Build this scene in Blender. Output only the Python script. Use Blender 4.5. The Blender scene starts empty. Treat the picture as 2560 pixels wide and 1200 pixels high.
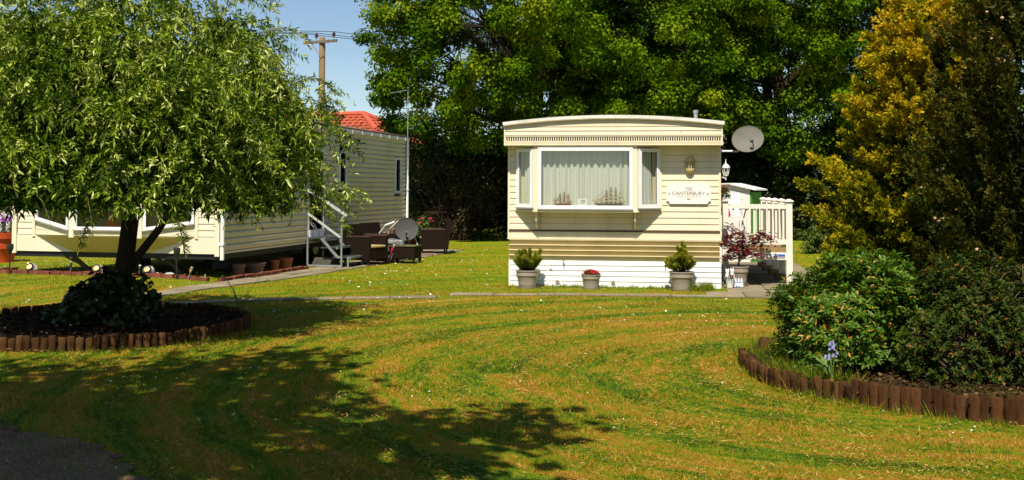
import bpy, math, random
import numpy as np
from mathutils import Vector, Matrix

# ------------------------------------------------------------------ camera, sky, sun, exposure
scene = bpy.context.scene
col = scene.collection
R = math.radians
PI = math.pi

cam_d = bpy.data.cameras.new('camera')
cam = bpy.data.objects.new('camera', cam_d); col.objects.link(cam)
cam.location = (0, 0, 1.70)
cam.rotation_euler = (R(90 + 2.6), R(-0.2), 0)
cam_d.sensor_width = 36.0
cam_d.lens = 36.0 * 2700 / 2560
cam_d.shift_y = -253 / 2560
cam_d.clip_end = 1500
scene.camera = cam

SUN_EL, SUN_AZ = 57.0, 189.5            # azimuth clockwise from +Y
world = bpy.data.worlds.new('World'); scene.world = world
world.use_nodes = True
wn = world.node_tree.nodes; wl = world.node_tree.links
sky = wn.new('ShaderNodeTexSky'); sky.sky_type = 'NISHITA'
sky.sun_disc = False
sky.sun_elevation = R(SUN_EL); sky.sun_rotation = R(SUN_AZ)
sky.air_density = 0.95; sky.dust_density = 0.1; sky.ozone_density = 2.4
bg = wn['Background']; bg.inputs['Strength'].default_value = 0.075
# thin streaks of high cloud all round
wt = wn.new('ShaderNodeTexCoord'); wm = wn.new('ShaderNodeMapping'); wm.inputs['Scale'].default_value = (1.2, 1.2, 7.0)
wz = wn.new('ShaderNodeTexNoise'); wz.inputs['Scale'].default_value = 2.2; wz.inputs['Detail'].default_value = 7; wz.inputs['Roughness'].default_value = .6
wr = wn.new('ShaderNodeMapRange'); wr.inputs[1].default_value = .42; wr.inputs[2].default_value = .80; wr.inputs[4].default_value = .08
wx = wn.new('ShaderNodeMix'); wx.data_type = 'RGBA'; wx.inputs[7].default_value = (7.0, 8.2, 9.2, 1)
wl.new(wt.outputs['Generated'], wm.inputs[0]); wl.new(wm.outputs[0], wz.inputs[0]); wl.new(wz.outputs[0], wr.inputs[0])
wl.new(wr.outputs[0], wx.inputs[0]); wl.new(sky.outputs[0], wx.inputs[6]); wl.new(wx.outputs[2], bg.inputs[0])

sun_d = bpy.data.lights.new('sun', 'SUN'); sun_d.energy = 4.8; sun_d.angle = R(0.5)
sun_d.color = (1.0, 0.92, 0.77)
sun = bpy.data.objects.new('sun', sun_d); col.objects.link(sun)
to_sun = Vector((math.sin(R(SUN_AZ)) * math.cos(R(SUN_EL)), math.cos(R(SUN_AZ)) * math.cos(R(SUN_EL)), math.sin(R(SUN_EL))))
sun.rotation_euler = to_sun.to_track_quat('Z', 'Y').to_euler()
sun.location = (-10, -20, 40)

vs = scene.view_settings
vs.view_transform = 'Standard'; vs.look = 'None'; vs.gamma = 1; vs.use_curve_mapping = False
vs.exposure = 0.55
scene.render.film_transparent = False
scene.cycles.max_bounces = 8; scene.cycles.transparent_max_bounces = 16
scene.cycles.diffuse_bounces = 3

random.seed(7)
rng = np.random.default_rng(11)

# ------------------------------------------------------------------ helpers
def sstep(a, b, x):
    t = np.clip((np.asarray(x, float) - a) / (b - a), 0, 1)
    return t * t * (3 - 2 * t)

def gz(x, y):
    """height of the lawn: level, with a slight rise where the left caravan stands"""
    x = np.asarray(x, float); y = np.asarray(y, float)
    z = 0.11 * sstep(4.0, 6.5, -x) * sstep(15.5, 18.3, y) * (1 - sstep(20.5, 23.5, y))
    z = z + 0.012 * np.sin(x * 1.3 + 0.6 * y) * np.sin(y * 0.9 - 0.4 * x) * (1 - sstep(15, 17, y))
    return z

class MB:
    """collects faces for ONE mesh"""
    def __init__(s): s.v = []; s.f = []
    def add(s, vs_, fs):
        b = len(s.v); s.v += [tuple(p) for p in vs_]; s.f += [tuple(b + i for i in f) for f in fs]; return s
    def box(s, x0, y0, z0, x1, y1, z1):
        return s.hexa([(x0,y0,z0),(x1,y0,z0),(x1,y1,z0),(x0,y1,z0),(x0,y0,z1),(x1,y0,z1),(x1,y1,z1),(x0,y1,z1)])
    def hexa(s, p):
        return s.add(p, [(3,2,1,0),(4,5,6,7),(0,1,5,4),(1,2,6,5),(2,3,7,6),(3,0,4,7)])
    def bar(s, p, q, w, h, up=(0,0,1)):
        p = Vector(p); q = Vector(q); d = (q - p).normalized(); u = Vector(up)
        if abs(d.dot(u)) > .98: u = Vector((0,1,0))
        a = d.cross(u).normalized() * (w / 2); b = a.cross(d).normalized() * (h / 2)
        return s.hexa([p-a-b, p+a-b, q+a-b, q-a-b, p-a+b, p+a+b, q+a+b, q-a+b])
    def tube(s, pts, r, seg=8, cap=True):
        pts = [Vector(p) for p in pts]; n = len(pts)
        rs = r if isinstance(r, (list, tuple)) else [r] * n
        b = len(s.v); u = None
        for i, p in enumerate(pts):
            d = (pts[min(i+1, n-1)] - pts[max(i-1, 0)]).normalized()
            if u is None:
                u = d.orthogonal().normalized()
            else:
                u = (u - d * u.dot(d)).normalized()
            w = d.cross(u)
            for k in range(seg):
                a = 2 * PI * k / seg
                s.v.append(tuple(p + (u * math.cos(a) + w * math.sin(a)) * rs[i]))
        for i in range(n - 1):
            for k in range(seg):
                s.f.append((b+i*seg+k, b+i*seg+(k+1) % seg, b+(i+1)*seg+(k+1) % seg, b+(i+1)*seg+k))
        if cap:
            s.f.append(tuple(b + k for k in reversed(range(seg)))); s.f.append(tuple(b+(n-1)*seg+k for k in range(seg)))
        return s
    def lathe(s, prof, seg=20, c=(0,0,0), sx=1, sy=1):
        b = len(s.v)
        for (r, z) in prof:
            for k in range(seg):
                a = 2 * PI * k / seg
                s.v.append((c[0] + r*sx*math.cos(a), c[1] + r*sy*math.sin(a), c[2] + z))
        for i in range(len(prof) - 1):
            for k in range(seg):
                s.f.append((b+i*seg+k, b+i*seg+(k+1) % seg, b+(i+1)*seg+(k+1) % seg, b+(i+1)*seg+k))
        s.f.append(tuple(b + k for k in reversed(range(seg)))); n = len(prof)
        s.f.append(tuple(b+(n-1)*seg+k for k in range(seg)))
        return s
    def ext(s, prof, vec):
        n = len(prof); v = Vector(vec); P = [Vector(p) for p in prof]
        fs = [tuple(reversed(range(n))), tuple(range(n, 2*n))]
        for i in range(n):
            j = (i + 1) % n; fs.append((i, j, n + j, n + i))
        return s.add(P + [p + v for p in P], fs)
    def loft(s, A, B, cap=True):
        n = len(A); fs = [(i, (i+1) % n, n + (i+1) % n, n + i) for i in range(n)]
        if cap: fs += [tuple(reversed(range(n))), tuple(range(n, 2*n))]
        return s.add(list(A) + list(B), fs)
    def mesh(s, name):
        m = bpy.data.meshes.new(name); m.from_pydata(s.v, [], s.f)
        import bmesh
        bm = bmesh.new(); bm.from_mesh(m); bmesh.ops.recalc_face_normals(bm, faces=bm.faces); bm.to_mesh(m); bm.free()
        return m
    def build(s, name, mat, parent=None, smooth=False, bevel=0):
        m = s.mesh(name)
        if smooth:
            m.polygons.foreach_set('use_smooth', [True] * len(m.polygons))
        o = link(name, m, mat, parent)
        if smooth:
            try: m.set_sharp_from_angle(angle=R(40))
            except Exception: pass
        if bevel:
            b = o.modifiers.new('bevel', 'BEVEL'); b.width = bevel; b.segments = 2; b.limit_method = 'ANGLE'
        return o

def link(name, m, mat, parent=None, loc=None, rot=None):
    o = bpy.data.objects.new(name, m); col.objects.link(o)
    if mat is not None and len(m.materials) == 0: m.materials.append(mat)
    if parent is not None: o.parent = parent
    if loc is not None: o.location = loc
    if rot is not None: o.rotation_euler = rot
    return o

def tag(o, label, cat, group=None):
    o['label'] = label; o['category'] = cat
    if group: o['group'] = group
    return o
def thing(name, label, cat, loc=(0,0,0), rz=0, group=None):
    o = bpy.data.objects.new(name, None); col.objects.link(o); o.empty_display_size = .1
    o.location = loc; o.rotation_euler = (0, 0, rz)
    return tag(o, label, cat, group)
def structure(o): o['kind'] = 'structure'; return o
def stuff(o): o['kind'] = 'stuff'; return o
def copy_tree(o, parent=None):
    c = o.copy(); col.objects.link(c)
    if parent is not None: c.parent = parent
    for ch in list(o.children): copy_tree(ch, c)
    return c

class Frame:
    def __init__(s, x, y, ang): s.x, s.y, s.a = x, y, R(ang)
    def w(s, x, y, z=0):
        c, n = math.cos(s.a), math.sin(s.a)
        return (s.x + c*x - n*y, s.y + n*x + c*y, z)

# ------------------------------------------------------------------ materials
MATS = {}
def nmat(name):
    m = bpy.data.materials.new(name); m.use_nodes = True
    nt = m.node_tree; return m, nt, nt.nodes['Principled BSDF']
def M(name, c=(.5,.5,.5), rough=.6, var=.18, scale=6, bump=0, bscale=60, metal=0, spec=.4, grime=0, stretch=(1,1,1), coat=0, objvar=0):
    """base colour with blotchy variation, roughness variation and fine relief"""
    if name in MATS: return MATS[name]
    m, nt, p = nmat(name); N = nt.nodes; L = nt.links
    tc = N.new('ShaderNodeTexCoord'); mp = N.new('ShaderNodeMapping'); mp.inputs['Scale'].default_value = stretch
    L.new(tc.outputs['Object'], mp.inputs[0])
    n1 = N.new('ShaderNodeTexNoise'); n1.inputs['Scale'].default_value = scale; n1.inputs['Detail'].default_value = 6
    n1.inputs['Roughness'].default_value = .65
    L.new(mp.outputs[0], n1.inputs[0])
    r = N.new('ShaderNodeValToRGB'); e = r.color_ramp.elements
    e[0].position = .3; e[1].position = .72
    e[0].color = tuple(v * (1 - var) for v in c) + (1,); e[1].color = tuple(min(1, v * (1 + var * .7)) for v in c) + (1,)
    L.new(n1.outputs[0], r.inputs[0]); out = r.outputs[0]
    if grime:
        n2 = N.new('ShaderNodeTexNoise'); n2.inputs['Scale'].default_value = scale * .4; n2.inputs['Detail'].default_value = 9
        n2.inputs['Roughness'].default_value = .75; L.new(mp.outputs[0], n2.inputs[0])
        r2 = N.new('ShaderNodeValToRGB'); r2.color_ramp.elements[0].position = .52; r2.color_ramp.elements[1].position = .8
        r2.color_ramp.elements[0].color = (0,0,0,1); r2.color_ramp.elements[1].color = (grime,)*3 + (1,)
        L.new(n2.outputs[0], r2.inputs[0])
        mx = N.new('ShaderNodeMix'); mx.data_type = 'RGBA'; L.new(r2.outputs[0], mx.inputs[0]); L.new(out, mx.inputs[6])
        mx.inputs[7].default_value = (c[0]*.35+.02, c[1]*.32+.015, c[2]*.22+.005, 1); out = mx.outputs[2]
    if objvar:                # alike pieces differ a little from one another
        oi = N.new('ShaderNodeObjectInfo'); om = N.new('ShaderNodeMapRange'); om.inputs[3].default_value = 1-objvar; om.inputs[4].default_value = 1+objvar*.8
        L.new(oi.outputs['Random'], om.inputs[0]); ov = N.new('ShaderNodeVectorMath'); ov.operation = 'SCALE'
        L.new(out, ov.inputs[0]); L.new(om.outputs[0], ov.inputs['Scale']); out = ov.outputs[0]
    L.new(out, p.inputs['Base Color'])
    mr = N.new('ShaderNodeMapRange'); mr.inputs[3].default_value = max(.05, rough - .1); mr.inputs[4].default_value = min(1, rough + .12)
    L.new(n1.outputs[0], mr.inputs[0]); L.new(mr.outputs[0], p.inputs['Roughness'])
    p.inputs['Metallic'].default_value = metal; p.inputs['Specular IOR Level'].default_value = spec
    if coat: p.inputs['Coat Weight'].default_value = coat
    if bump:
        n3 = N.new('ShaderNodeTexNoise'); n3.inputs['Scale'].default_value = bscale; n3.inputs['Detail'].default_value = 5
        L.new(mp.outputs[0], n3.inputs[0])
        b = N.new('ShaderNodeBump'); b.inputs['Strength'].default_value = bump; b.inputs['Distance'].default_value = .02
        L.new(n3.outputs[0], b.inputs['Height']); L.new(b.outputs[0], p.inputs['Normal'])
    MATS[name] = m; return m

def leafmat(name, ramp=None, trans=.3, rough=.5, spec=.3, tint=(1.15, 1.2, .5)):
    """leaf: colour picked per leaf by the attribute rnd, some light passing through"""
    if name in MATS: return MATS[name]
    m, nt, p = nmat(name); N = nt.nodes; L = nt.links
    at = N.new('ShaderNodeAttribute'); at.attribute_name = 'rnd'
    r = N.new('ShaderNodeValToRGB')
    while len(r.color_ramp.elements) < len(ramp): r.color_ramp.elements.new(.5)
    for e, (pos, c) in zip(r.color_ramp.elements, ramp): e.position = pos; e.color = tuple(c) + (1,)
    L.new(at.outputs['Fac'], r.inputs[0]); L.new(r.outputs[0], p.inputs['Base Color'])
    p.inputs['Roughness'].default_value = rough; p.inputs['Specular IOR Level'].default_value = spec
    if trans:
        t = N.new('ShaderNodeBsdfTranslucent'); mu = N.new('ShaderNodeMix'); mu.data_type = 'RGBA'; mu.blend_type = 'MULTIPLY'
        mu.inputs[0].default_value = 1; L.new(r.outputs[0], mu.inputs[6]); mu.inputs[7].default_value = tuple(tint) + (1,)
        L.new(mu.outputs[2], t.inputs[0])
        ms = N.new('ShaderNodeMixShader'); ms.inputs[0].default_value = trans
        L.new(p.outputs[0], ms.inputs[1]); L.new(t.outputs[0], ms.inputs[2])
        L.new(ms.outputs[0], N['Material Output'].inputs[0])
    MATS[name] = m; return m

def glassmat(name, tint=(.9,.93,.92), gloss=.18):
    """thin window pane: see-through with a clear reflection"""
    if name in MATS: return MATS[name]
    m, nt, p = nmat(name); N = nt.nodes; L = nt.links; N.remove(p)
    t = N.new('ShaderNodeBsdfTransparent'); t.inputs[0].default_value = tint + (1,)
    g = N.new('ShaderNodeBsdfGlossy'); g.inputs['Roughness'].default_value = .03
    fr = N.new('ShaderNodeLayerWeight'); fr.inputs[0].default_value = .5
    pw = N.new('ShaderNodeMath'); pw.operation = 'POWER'; pw.inputs[1].default_value = 5; L.new(fr.outputs['Facing'], pw.inputs[0])
    ad = N.new('ShaderNodeMath'); ad.operation = 'MULTIPLY_ADD'; ad.inputs[1].default_value = .9; ad.inputs[2].default_value = gloss * .25
    L.new(pw.outputs[0], ad.inputs[0])
    ms = N.new('ShaderNodeMixShader'); L.new(ad.outputs[0], ms.inputs[0]); L.new(t.outputs[0], ms.inputs[1]); L.new(g.outputs[0], ms.inputs[2])
    L.new(ms.outputs[0], N['Material Output'].inputs[0])
    MATS[name] = m; return m

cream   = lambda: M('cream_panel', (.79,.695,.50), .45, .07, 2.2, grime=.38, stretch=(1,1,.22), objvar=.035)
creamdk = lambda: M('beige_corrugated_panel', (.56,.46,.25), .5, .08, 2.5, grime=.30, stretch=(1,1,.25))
white   = lambda: M('white_upvc', (.83,.83,.83), .35, .04, 2, grime=.10)
whitedk = lambda: M('white_roof_edge', (.72,.70,.64), .6, .12, 5, grime=.7)
black   = lambda: M('black_steel', (.012,.012,.012), .55, .3, 8)
galv    = lambda: M('galvanised_steel', (.42,.45,.47), .42, .2, 14, metal=.6)
rattan  = lambda: M('brown_rattan', (.016,.009,.006), .6, .35, 40, bump=.9, bscale=120, stretch=(1,1,.4), spec=.12)
terra   = lambda: M('terracotta', (.42,.12,.05), .7, .25, 8)
potgrey = lambda: M('taupe_plastic_pot', (.34,.29,.24), .42, .08, 4)
soil    = lambda: M('soil', (.018,.012,.007), .95, .5, 25, bump=1, bscale=70, spec=.05)
bark    = lambda: M('bark', (.032,.024,.016), .9, .45, 12, bump=1, bscale=30, stretch=(1,1,.25), spec=.1)
glass   = lambda: glassmat('window_glass', (.92,.94,.92), .32)
darkglass = lambda: glassmat('dark_window_glass', (.55,.58,.58), .3)
interior = lambda: M('unlit_room', (.02,.02,.018), .8, .3, 3)  # near-black colour stands in for the lack of light indoors

# ------------------------------------------------------------------ numpy leaves
def unit(a): return a / np.maximum(np.linalg.norm(a, axis=1, keepdims=True), 1e-9)
def rdir(n, g=None): return unit((g or rng).normal(size=(n, 3)))

def tri_mesh(name, V, T, rnd=None, rndname='rnd'):
    m = bpy.data.meshes.new(name)
    m.vertices.add(len(V)); m.vertices.foreach_set('co', np.ascontiguousarray(V, np.float32).ravel())
    m.loops.add(T.size); m.loops.foreach_set('vertex_index', np.ascontiguousarray(T, np.int32).ravel())
    m.polygons.add(len(T)); m.polygons.foreach_set('loop_start', np.arange(0, T.size, 3, dtype=np.int32))
    if rnd is not None:
        a = m.attributes.new(rndname, 'FLOAT', 'POINT'); a.data.foreach_set('value', np.ascontiguousarray(rnd, np.float32))
    m.update(calc_edges=True)
    return m

def leaves(name, P, D, Nn, L, W, rnd, mat, parent=None, fold=.25, mid=.45, droop=0.):
    """one folded diamond per leaf: P base, D direction, Nn rough normal, L length, W width"""
    n = len(P); D = unit(D); S = unit(np.cross(D, Nn)); U = np.cross(S, D)
    L = np.broadcast_to(L, n)[:, None]; W = np.broadcast_to(W, n)[:, None]
    m1 = P + D * L * mid + S * W * .5 + U * W * fold
    m2 = P + D * L * mid - S * W * .5 + U * W * fold
    tip = P + D * L; tip = tip - np.array([0, 0, 1.]) * L * droop
    V = np.stack([P, m1, tip, m2], 1).reshape(-1, 3)
    b = (np.arange(n) * 4)[:, None]
    T = np.concatenate([b + np.array([[0, 1, 2]]), b + np.array([[0, 2, 3]])], 1).reshape(-1, 3)
    me = tri_mesh(name, V, T, np.repeat(rnd, 4))
    return link(name, me, mat, parent)

def clumps_leaves(C, CR, npc, flat=.7, shell=.45, up=.5, out=.7, jit=.7, g=None):
    """leaf positions, directions and normals for a set of round leaf clumps"""
    g = g or rng
    k = len(C); n = k * npc
    c = np.repeat(C, npc, 0); r = np.repeat(CR, npc)[:, None]
    o = rdir(n, g); rad = g.random((n, 1)) ** shell
    P = c + o * r * rad * np.array([1, 1, flat])
    Nn = unit(o * out + np.array([0, 0, up]) + rdir(n, g) * jit)
    D = unit(np.cross(Nn, rdir(n, g)) + o * .35 - np.array([0, 0, .25]))
    return P, D, Nn
# ------------------------------------------------------------------ lawn, drive, paths
def lawn_color_nodes(nt, p, blades=False):
    N = nt.nodes; L = nt.links
    geo = N.new('ShaderNodeNewGeometry')
    def math_(op, a, b=None, c=None):
        n = N.new('ShaderNodeMath'); n.operation = op
        for i, v in enumerate((a, b, c)):
            if v is None: continue
            if isinstance(v, (int, float)): n.inputs[i].default_value = v
            else: L.new(v, n.inputs[i])
        return n.outputs[0]
    sx = N.new('ShaderNodeSeparateXYZ'); L.new(geo.outputs['Position'], sx.inputs[0]); x, y = sx.outputs[0], sx.outputs[1]
    def noise(scale, detail=4, rough=.6, vec=None):
        n = N.new('ShaderNodeTexNoise'); n.inputs['Scale'].default_value = scale; n.inputs['Detail'].default_value = detail
        n.inputs['Roughness'].default_value = rough; L.new(vec or geo.outputs['Position'], n.inputs[0]); return n.outputs[0]
    # mower swaths run round the right-hand bed: distance to a ray that starts in it
    dx = math_('SUBTRACT', x, 3.4); dy = math_('SUBTRACT', y, 10.0)
    t = math_('MAXIMUM', math_('ADD', math_('MULTIPLY', dx, .985), math_('MULTIPLY', dy, -.17)), 0)
    qx = math_('SUBTRACT', dx, math_('MULTIPLY', t, .985)); qy = math_('SUBTRACT', dy, math_('MULTIPLY', t, -.17))
    d = math_('SQRT', math_('ADD', math_('MULTIPLY', qx, qx), math_('MULTIPLY', qy, qy)))
    wob = noise(.55, 2)
    ph = math_('ADD', math_('MULTIPLY', d, 8.0), math_('MULTIPLY', wob, 5.0))
    s = math_('SINE', ph)
    s2 = math_('SINE', math_('ADD', math_('MULTIPLY', d, 4.1), math_('MULTIPLY', wob, 5.0)))
    big = noise(.42, 3); med = noise(2.6, 5, .7); fine = noise(26, 4, .7); vfine = noise(120, 3, .7)
    near = math_('SUBTRACT', 1.0, math_('MULTIPLY', sstep_node(N, L, 16.5, 18.5, y), .50))
    ang = math_('ADD', math_('MULTIPLY', math_('ARCTAN2', qy, qx), 2.2), t)
    def streak(fd, fa, off, detail=5):
        cv = N.new('ShaderNodeCombineXYZ'); L.new(math_('MULTIPLY', math_('ADD', d, math_('MULTIPLY', wob, .5)), fd), cv.inputs[0]); L.new(math_('MULTIPLY', ang, fa), cv.inputs[1]); cv.inputs[2].default_value = off
        return noise(1.0, detail, .62, cv.outputs[0])
    st1 = streak(3.0, .34, 0.0); st2 = streak(9.5, 1.1, 7.0, 4)
    v = math_('ADD', math_('MULTIPLY', s, .07), math_('MULTIPLY', s2, .045))
    v = math_('ADD', v, math_('MULTIPLY', math_('SUBTRACT', st1, .5), 1.9))
    v = math_('ADD', v, math_('MULTIPLY', math_('SUBTRACT', st2, .5), .9))
    v = math_('ADD', v, math_('MULTIPLY', math_('SUBTRACT', med, .5), .7))
    v = math_('ADD', v, math_('MULTIPLY', math_('SUBTRACT', big, .5), .7))
    mid2 = streak(16.0, 5.5, 3.0, 6)
    v = math_('ADD', v, math_('MULTIPLY', math_('SUBTRACT', mid2, .5), 1.7))
    v = math_('ADD', v, math_('MULTIPLY', math_('SUBTRACT', fine, .5), 1.7))
    v = math_('ADD', math_('MULTIPLY', v, near), .445)
    if not blades: v = math_('ADD', v, math_('MULTIPLY', math_('SUBTRACT', vfine, .5), .6))
    else:
        at = N.new('ShaderNodeAttribute'); at.attribute_name = 'rnd'
        v = math_('ADD', v, math_('MULTIPLY', math_('SUBTRACT', at.outputs['Fac'], .5), .95))
    r = N.new('ShaderNodeValToRGB'); cr = r.color_ramp
    cols = [(.0, (.050,.105,.001)), (.26, (.115,.205,.002)), (.45, (.195,.270,.003)), (.545, (.32,.265,.006)), (.68, (.38,.195,.010)), (.85, (.31,.14,.010)), (1., (.56,.35,.07))]
    while len(cr.elements) < len(cols): cr.elements.new(.5)
    for e, (pos, c) in zip(cr.elements, cols): e.position = pos; e.color = c + (1,)
    L.new(v, r.inputs[0])
    return r.outputs[0], fine, vfine
def sstep_node(N, L, a, b, v):
    m = N.new('ShaderNodeMapRange'); m.interpolation_type = 'SMOOTHSTEP'
    m.inputs[1].default_value = a; m.inputs[2].default_value = b; L.new(v, m.inputs[0]); return m.outputs[0]

lawn_m, nt, p = nmat('mown_lawn')
c, fine, vfine = lawn_color_nodes(nt, p)
nt.links.new(c, p.inputs['Base Color']); p.inputs['Roughness'].default_value = .85; p.inputs['Specular IOR Level'].default_value = .15
b = nt.nodes.new('ShaderNodeBump'); b.inputs['Strength'].default_value = .9; b.inputs['Distance'].default_value = .03
nt.links.new(vfine, b.inputs['Height']); nt.links.new(b.outputs[0], p.inputs['Normal'])
blade_m, nt, p = nmat('grass_blades')
c, fine, vfine = lawn_color_nodes(nt, p, True)
nt.links.new(c, p.inputs['Base Color']); p.inputs['Roughness'].default_value = .55; p.inputs['Specular IOR Level'].default_value = .2
tr = nt.nodes.new('ShaderNodeBsdfTranslucent'); nt.links.new(c, tr.inputs[0])
ms = nt.nodes.new('ShaderNodeMixShader'); ms.inputs[0].default_value = .3
nt.links.new(p.outputs[0], ms.inputs[1]); nt.links.new(tr.outputs[0], ms.inputs[2]); nt.links.new(ms.outputs[0], nt.nodes['Material Output'].inputs[0])

xs = np.concatenate([[-400,-200,-100,-60,-40,-28,-20], np.arange(-15, 12.01, .3), [16, 22, 30, 45, 70, 120, 220, 400]])
ys = np.concatenate([[-60,-30,-12,-4], np.arange(0, 34.01, .3), [38, 44, 55, 75, 110, 200, 400]])
gx, gy = np.meshgrid(xs, ys); nx, ny = len(xs), len(ys)
V = np.stack([gx.ravel(), gy.ravel(), gz(gx, gy).ravel()], 1)
i = (np.arange(ny-1)[:, None] * nx + np.arange(nx-1)[None]).ravel()
T = np.concatenate([np.stack([i, i+1, i+nx+1], 1), np.stack([i, i+nx+1, i+nx], 1)])
me = tri_mesh('lawn', V, T); me.polygons.foreach_set('use_smooth', [True]*len(me.polygons))
lawn = structure(link('lawn', me, lawn_m))

# exclusion zones for grass blades and daisies (beds, drive, paths)
BED_L = (-4.95, 12.95, 1.75)
LOGS_R = [(2.235,10.55),(2.205,10.25),(2.19,9.77),(2.25,9.33),(2.39,9.07),(2.505,8.9),(2.69,8.66)]
PLANKS_R = [(2.715,8.60),(2.865,8.41),(3.01,8.29),(3.22,8.17),(3.40,8.02),(3.64,7.90),(4.0,7.80),(4.6,7.72)]
BED_R_POLY = LOGS_R + PLANKS_R + [(7.6,7.7),(8.6,12.0),(8.0,19),(5.2,15.2),(3.6,12.6),(2.6,11.5)]
DRIVE_POLY = [(-9,7.95),(-5.2,7.9),(-3.75,7.95),(-3.3,7.5),(-2.6,6.98),(-2.1,6.35),(-1.5,5.9),(-.9,5.0),(-.2,3.5),(1.5,1.5),(3,-3),(-12,-3)]
def inpoly(x, y, poly):
    c = np.zeros(x.shape, bool); n = len(poly)
    for k in range(n):
        x1, y1 = poly[k]; x2, y2 = poly[(k+1) % n]
        t = ((y1 > y) != (y2 > y)) & (x < (x2-x1) * (y-y1) / ((y2-y1) or 1e-9) + x1); c ^= t
    return c

# asphalt drive, ragged where the turf creeps over it
asph, nt, p = nmat('worn_asphalt'); N = nt.nodes; L = nt.links
tc = N.new('ShaderNodeNewGeometry')
n1 = N.new('ShaderNodeTexNoise'); n1.inputs['Scale'].default_value = 1.3; n1.inputs['Detail'].default_value = 8; n1.inputs['Roughness'].default_value = .7
n2 = N.new('ShaderNodeTexVoronoi'); n2.inputs['Scale'].default_value = 110
L.new(tc.outputs['Position'], n1.inputs[0]); L.new(tc.outputs['Position'], n2.inputs[0])
r = N.new('ShaderNodeValToRGB'); r.color_ramp.elements[0].position = .35; r.color_ramp.elements[1].position = .72
r.color_ramp.elements[0].color = (.26,.155,.085,1); r.color_ramp.elements[1].color = (.50,.25,.07,1)
e = r.color_ramp.elements.new(.55); e.color = (.36,.235,.135,1)
L.new(n1.outputs[0], r.inputs[0])
mx = N.new('ShaderNodeMix'); mx.data_type = 'RGBA'; mx.blend_type = 'MULTIPLY'; mx.inputs[0].default_value = .8
L.new(r.outputs[0], mx.inputs[6]); L.new(n2.outputs['Color'], mx.inputs[7]); L.new(mx.outputs[2], p.inputs['Base Color'])
p.inputs['Roughness'].default_value = .95; p.inputs['Specular IOR Level'].default_value = .05
b = N.new('ShaderNodeBump'); b.inputs['Strength'].default_value = .8; b.inputs['Distance'].default_value = .012
L.new(n2.outputs['Distance'], b.inputs['Height']); L.new(b.outputs[0], p.inputs['Normal'])
pts = []
nD = len(DRIVE_POLY)
for k in range(nD):
    a = np.array(DRIVE_POLY[k]); bb = np.array(DRIVE_POLY[(k+1) % nD]); m_ = max(1, int(np.linalg.norm(bb-a) / .035)) if k < 9 else 3
    for j in range(m_):
        q = a + (bb-a) * j / m_; w = .10 if 0 < k < 9 else 0
        wv = w*(.9*math.sin(q[0]*7+q[1]*3)+.6*math.sin(q[0]*17-q[1]*11)+.35*rng.normal()); pts.append((q[0]+wv*.5, q[1]+wv*.5))
mb = MB()
mb.ext([(x, y, -.03) for x, y in pts], (0, 0, .03 + .022))
structure(mb.build('asphalt_drive', asph))

# frames of the two caravans (origin: front left corner on the ground, y runs back)
FC = Frame(-.07, 18.89, -7.3); FCW = 3.66
FL = Frame(-9.30, 20.20, -12.5); FLW = 4.20

stone = lambda: M('concrete_slab', (.24,.195,.125), .85, .3, 3.0, bump=.6, bscale=60, grime=.75, objvar=.2)
joint = lambda: M('sandy_joint', (.16,.12,.065), .95, .4, 9, bump=.8, bscale=60)
def slab_strip(name, Lp, Rp, ncol, step, label=None, mat=None, gap=.012, th=.05):
    """paved strip between two edge lines: a bedding sheet with each slab a child"""
    Lp = [Vector(p) for p in Lp]; Rp = [Vector(p) for p in Rp]
    def resample(P, n):
        s = [0]
        for a, b_ in zip(P, P[1:]): s.append(s[-1] + (b_-a).length)
        out = []
        for k in range(n + 1):
            t = s[-1] * k / n; j = max(i for i in range(len(s)) if s[i] <= t + 1e-6); j = min(j, len(P)-2)
            out.append(P[j].lerp(P[j+1], (t - s[j]) / max(1e-6, s[j+1]-s[j])))
        return out
    ln = sum((b_-a).length for a, b_ in zip(Lp, Lp[1:])); n = max(1, round(ln / step))
    A = resample(Lp, n); B = resample(Rp, n)
    base = MB()
    for a, b_, a2, b2 in zip(A, B, A[1:], B[1:]):
        z = lambda q: float(gz(q.x, q.y))
        base.hexa([(a.x,a.y,z(a)-.04),(b_.x,b_.y,z(b_)-.04),(b2.x,b2.y,z(b2)-.04),(a2.x,a2.y,z(a2)-.04),
                   (a.x,a.y,z(a)+.008),(b_.x,b_.y,z(b_)+.008),(b2.x,b2.y,z(b2)+.008),(a2.x,a2.y,z(a2)+.008)])
    root = structure(base.build(name, joint()))
    for k in range(n):
        for c_ in range(ncol):
            f0, f1 = c_ / ncol, (c_+1) / ncol
            q = [A[k].lerp(B[k], f0), A[k].lerp(B[k], f1), A[k+1].lerp(B[k+1], f1), A[k+1].lerp(B[k+1], f0)]
            cen = sum(q, Vector((0,0))) / 4
            q = [cen + (v - cen) * (1 - gap / max(.05, (v-cen).length)) for v in q]
            dz = random.uniform(.012, .026); tl = [random.uniform(-.004, .004) for _ in range(4)]
            zz = [float(gz(v.x, v.y)) for v in q]
            MB().hexa([(v.x, v.y, z_-.03) for v, z_ in zip(q, zz)] + [(v.x, v.y, z_+dz+t_) for v, z_, t_ in zip(q, zz, tl)]).build('slab', mat or stone(), root)
    return root
def fl2(x, y): return FL.w(x, y)[:2]
def fc2(x, y): return FC.w(x, y)[:2]
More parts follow.
